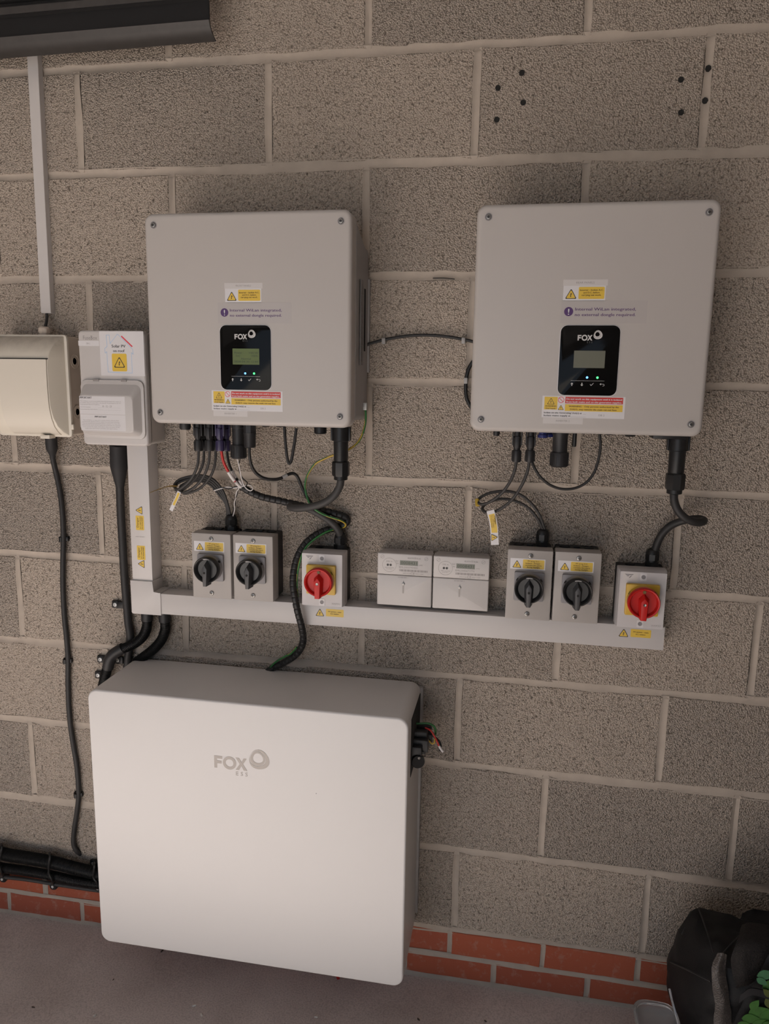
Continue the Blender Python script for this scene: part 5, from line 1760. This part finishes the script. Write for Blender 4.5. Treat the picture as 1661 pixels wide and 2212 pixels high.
for pts_ in ([(1510, 1966, .150), (1519, 1990, .205), (1530, 2022, .255), (1541, 2058, .290)], [(1498, 1972, .145), (1484, 1996, .165), (1472, 2018, .178)], [(1598, 2020, .245), (1570, 2050, .292), (1548, 2075, .308)], [(1448, 2078, .165), (1490, 2098, .275), (1535, 2120, .318)]):
    wire('fold_line', '', pts_, 0.0016, 'soft_black', parent=t, n=6)  # grey tubes put in for the pale edges that folds show in light
sheet('net_panel', [[at(1548, 2062, 0.322), at(1558, 2062, 0.325), at(1570, 2068, 0.325)], [at(1536, 2092, 0.330), at(1552, 2092, 0.336), at(1570, 2098, 0.330)], [at(1538, 2130, 0.334), at(1555, 2130, 0.340), at(1572, 2132, 0.334)], [at(1546, 2170, 0.336), at(1562, 2170, 0.342), at(1577, 2172, 0.336)], [at(1543, 2222, 0.336), at(1560, 2222, 0.342), at(1580, 2222, 0.336)]], 'net', t, 0.002, 0.006, seed=9.0)
sheet('net_panel', [[at(1604, 1998, 0.270), at(1625, 1994, 0.272), at(1662, 1996, 0.270)], [at(1590, 2036, 0.310), at(1618, 2036, 0.315), at(1662, 2036, 0.310)], [at(1580, 2085, 0.325), at(1612, 2086, 0.330), at(1662, 2070, 0.325)], [at(1590, 2130, 0.330), at(1615, 2128, 0.334), at(1650, 2110, 0.330)]], 'net_dark', t, 0.002, 0.006, seed=5.0)
sheet('back_flap', [[at(1602, 1975, 0.05), at(1625, 1962, 0.05), at(1675, 1972, 0.05)], [at(1600, 2000, 0.07), at(1630, 1995, 0.07), at(1680, 2000, 0.07)], [at(1602, 2040, 0.10), at(1630, 2040, 0.10), at(1680, 2040, 0.10)]], 'bag', t, 0.003, 0.006, seed=4.0)
pp = sheet('printed_panel', [[at(1660, 2062, 0.340), at(1690, 2050, 0.340), at(1740, 2050, 0.330)], [at(1625, 2130, 0.350), at(1670, 2125, 0.355), at(1740, 2120, 0.350)], [at(1596, 2180, 0.352), at(1650, 2180, 0.360), at(1740, 2180, 0.352)], [at(1580, 2230, 0.350), at(1650, 2235, 0.360), at(1740, 2240, 0.350)]], 'bag', t, 0.002, 0.002, seed=8.0)
rnd = random.Random(5)
LEAVES = [(1655, 2105, 26, 20, 'leaf_b'), (1660, 2128, 24, 70, 'leaf'), (1646, 2120, 18, -30, 'leaf_b'), (1638, 2185, 30, 30, 'leaf'), (1655, 2195, 28, 75, 'leaf'), (1622, 2200, 26, 10, 'leaf'), (1640, 2212, 26, 50, 'leaf'), (1610, 2215, 22, -10, 'leaf'), (1660, 2165, 20, 110, 'leaf_c'), (1630, 2170, 20, 60, 'leaf'), (1658, 2145, 18, 140, 'leaf_c'), (1662, 2215, 24, 20, 'leaf')]
for i, (px, py, s_, ang, mt_) in enumerate(LEAVES):
    bm = BM()
    c = at(px, py, 0.366 + 0.0006 * i)
    L_ = s_ * 0.00125
    pts = []
    for k in range(13):
        u = k / 12
        wv = 0.30 * math.sin(math.pi * u ** 0.8)
        pts.append((u - 0.5, wv))
    outl = pts + [(a, -b) for a, b in pts[-2:0:-1]]
    prism(bm, xf(outl, c.x, c.z, L_, ang), -c.y, -c.y + 0.0008)
    finish('leaf', bm, mt_, t, smooth=0)
sheet('trim_band', [[at(1600, 2150, 0.372), at(1622, 2135, 0.374), at(1662, 2142, 0.372)], [at(1596, 2168, 0.372), at(1624, 2150, 0.374), at(1662, 2160, 0.372)]], 'soft_black', t, 0.002, 0.001, seed=2.0)

t = thing('plastic_tub', 'clear plastic tub, only its rim showing at the bottom edge', 'tub', (0.92, -0.26, 0.0))
c = at(1420, 2204, 0.26)
bm = BM()
o_ = [(c.x + math.copysign(abs(math.cos(a)) ** 0.6, math.cos(a)) * 0.040, math.copysign(abs(math.sin(a)) ** 0.6, math.sin(a)) * 0.045 + 0.26) for a in [2 * math.pi * i / 36 for i in range(36)]]
H0, H1 = 0.0, c.z
cx_, cd_ = c.x, 0.26
A = [bm.verts.new((cx_ + (x - cx_) * 0.80, -(cd_ + (d - cd_) * 0.80), 0.002)) for x, d in o_]
B = [bm.verts.new((x, -d, H1 - 0.006)) for x, d in o_]
C_ = [bm.verts.new((cx_ + (x - cx_) * 1.12, -(cd_ + (d - cd_) * 1.12), H1 - 0.004)) for x, d in o_]
D_ = [bm.verts.new((cx_ + (x - cx_) * 1.12, -(cd_ + (d - cd_) * 1.12), H1)) for x, d in o_]
E_ = [bm.verts.new((cx_ + (x - cx_) * 0.97, -(cd_ + (d - cd_) * 0.97), H1 + 0.001)) for x, d in o_]
F_ = [bm.verts.new((cx_ + (x - cx_) * 0.77, -(cd_ + (d - cd_) * 0.77), 0.004)) for x, d in o_]
for P_, Q_ in ((A, B), (B, C_), (C_, D_), (D_, E_), (E_, F_)):
    for i in range(36):
        bm.faces.new((P_[i], P_[(i + 1) % 36], Q_[(i + 1) % 36], Q_[i]))
bm.faces.new(A)
bm.faces.new(F_)
finish('tub_body', bm, 'clear', t)
wire('bag_strap', 'clear plastic strip hanging down the left side of the black bag', [(1446, 2136, 0.268), (1450, 2155, 0.275), (1455, 2175, 0.285), (1462, 2200, 0.295), (1468, 2225, 0.30)], 0.0022, 'clear', 'strap')

# ------------------------------------------------------------------ bits on the floor
def on_floor(px, py):
    v = fwd + rgt * ((px - CX) / FPX) - upv * ((py - CY) / FPX)
    s_ = -CAM.z / v.z
    return CAM + v * s_


GF = 'bits of rubble on the floor'
for i, (px, py, s_, mt_, lab) in enumerate([
        (72, 2177, 0.005, 'crumb_dark', 'dark crumb on the floor near the lower left corner'), (205, 2195, 0.006, 'crumb', 'pale chip on the floor below the battery left corner'), (435, 2193, 0.006, 'crumb', 'pale sliver on the floor at the bottom edge, left of centre'),
        (683, 2198, 0.006, 'crumb', 'pale splinter on the floor at the bottom edge below the battery'), (350, 2055, 0.006, 'crumb_dark', 'dark chip on the floor tight against the battery underside'), (904, 2203, 0.005, 'crumb_dark', 'dark bit on the floor right of the battery'),
        (419, 2174, 0.007, 'crumb', 'small pale flake on the floor under the battery middle'), (245, 2117, 0.0035, 'crumb_dark', 'tiny dark speck on the floor below the battery left end'), (1048, 2206, 0.004, 'crumb_dark', 'tiny dark speck on the floor under the bricks')]):
    p = on_floor(px, py)
    bm = BM()
    bmesh.ops.create_icosphere(bm, subdivisions=1, radius=s_, matrix=Matrix.Translation((p.x, p.y, s_ * 0.3)) @ Matrix.Rotation(i * 1.1, 4, 'Z') @ Matrix.Diagonal((1.0, 0.45, 0.4, 1)))
    for v in bm.verts:
        v.co += Vector((noise.noise(v.co * 300), noise.noise(v.co * 310), noise.noise(v.co * 290))) * s_ * 0.25
    tag(finish('rubble_bit', bm, mt_, smooth=0), lab, 'debris', GF)
bm = BM()
p = on_floor(728, 2112)
q = Vector((p.x, -0.10, 0.004))
tube(bm, [on_floor(726, 2105) + Vector((0, -0.0, 0.004)), on_floor(729, 2112) + Vector((0, 0, 0.005)), on_floor(731, 2117) + Vector((0, 0, 0.004))], 0.0042, 8)
tag(finish('wire_offcut', bm, 'red_wire'), 'short red wire offcut on the floor under the battery', 'wire offcut')
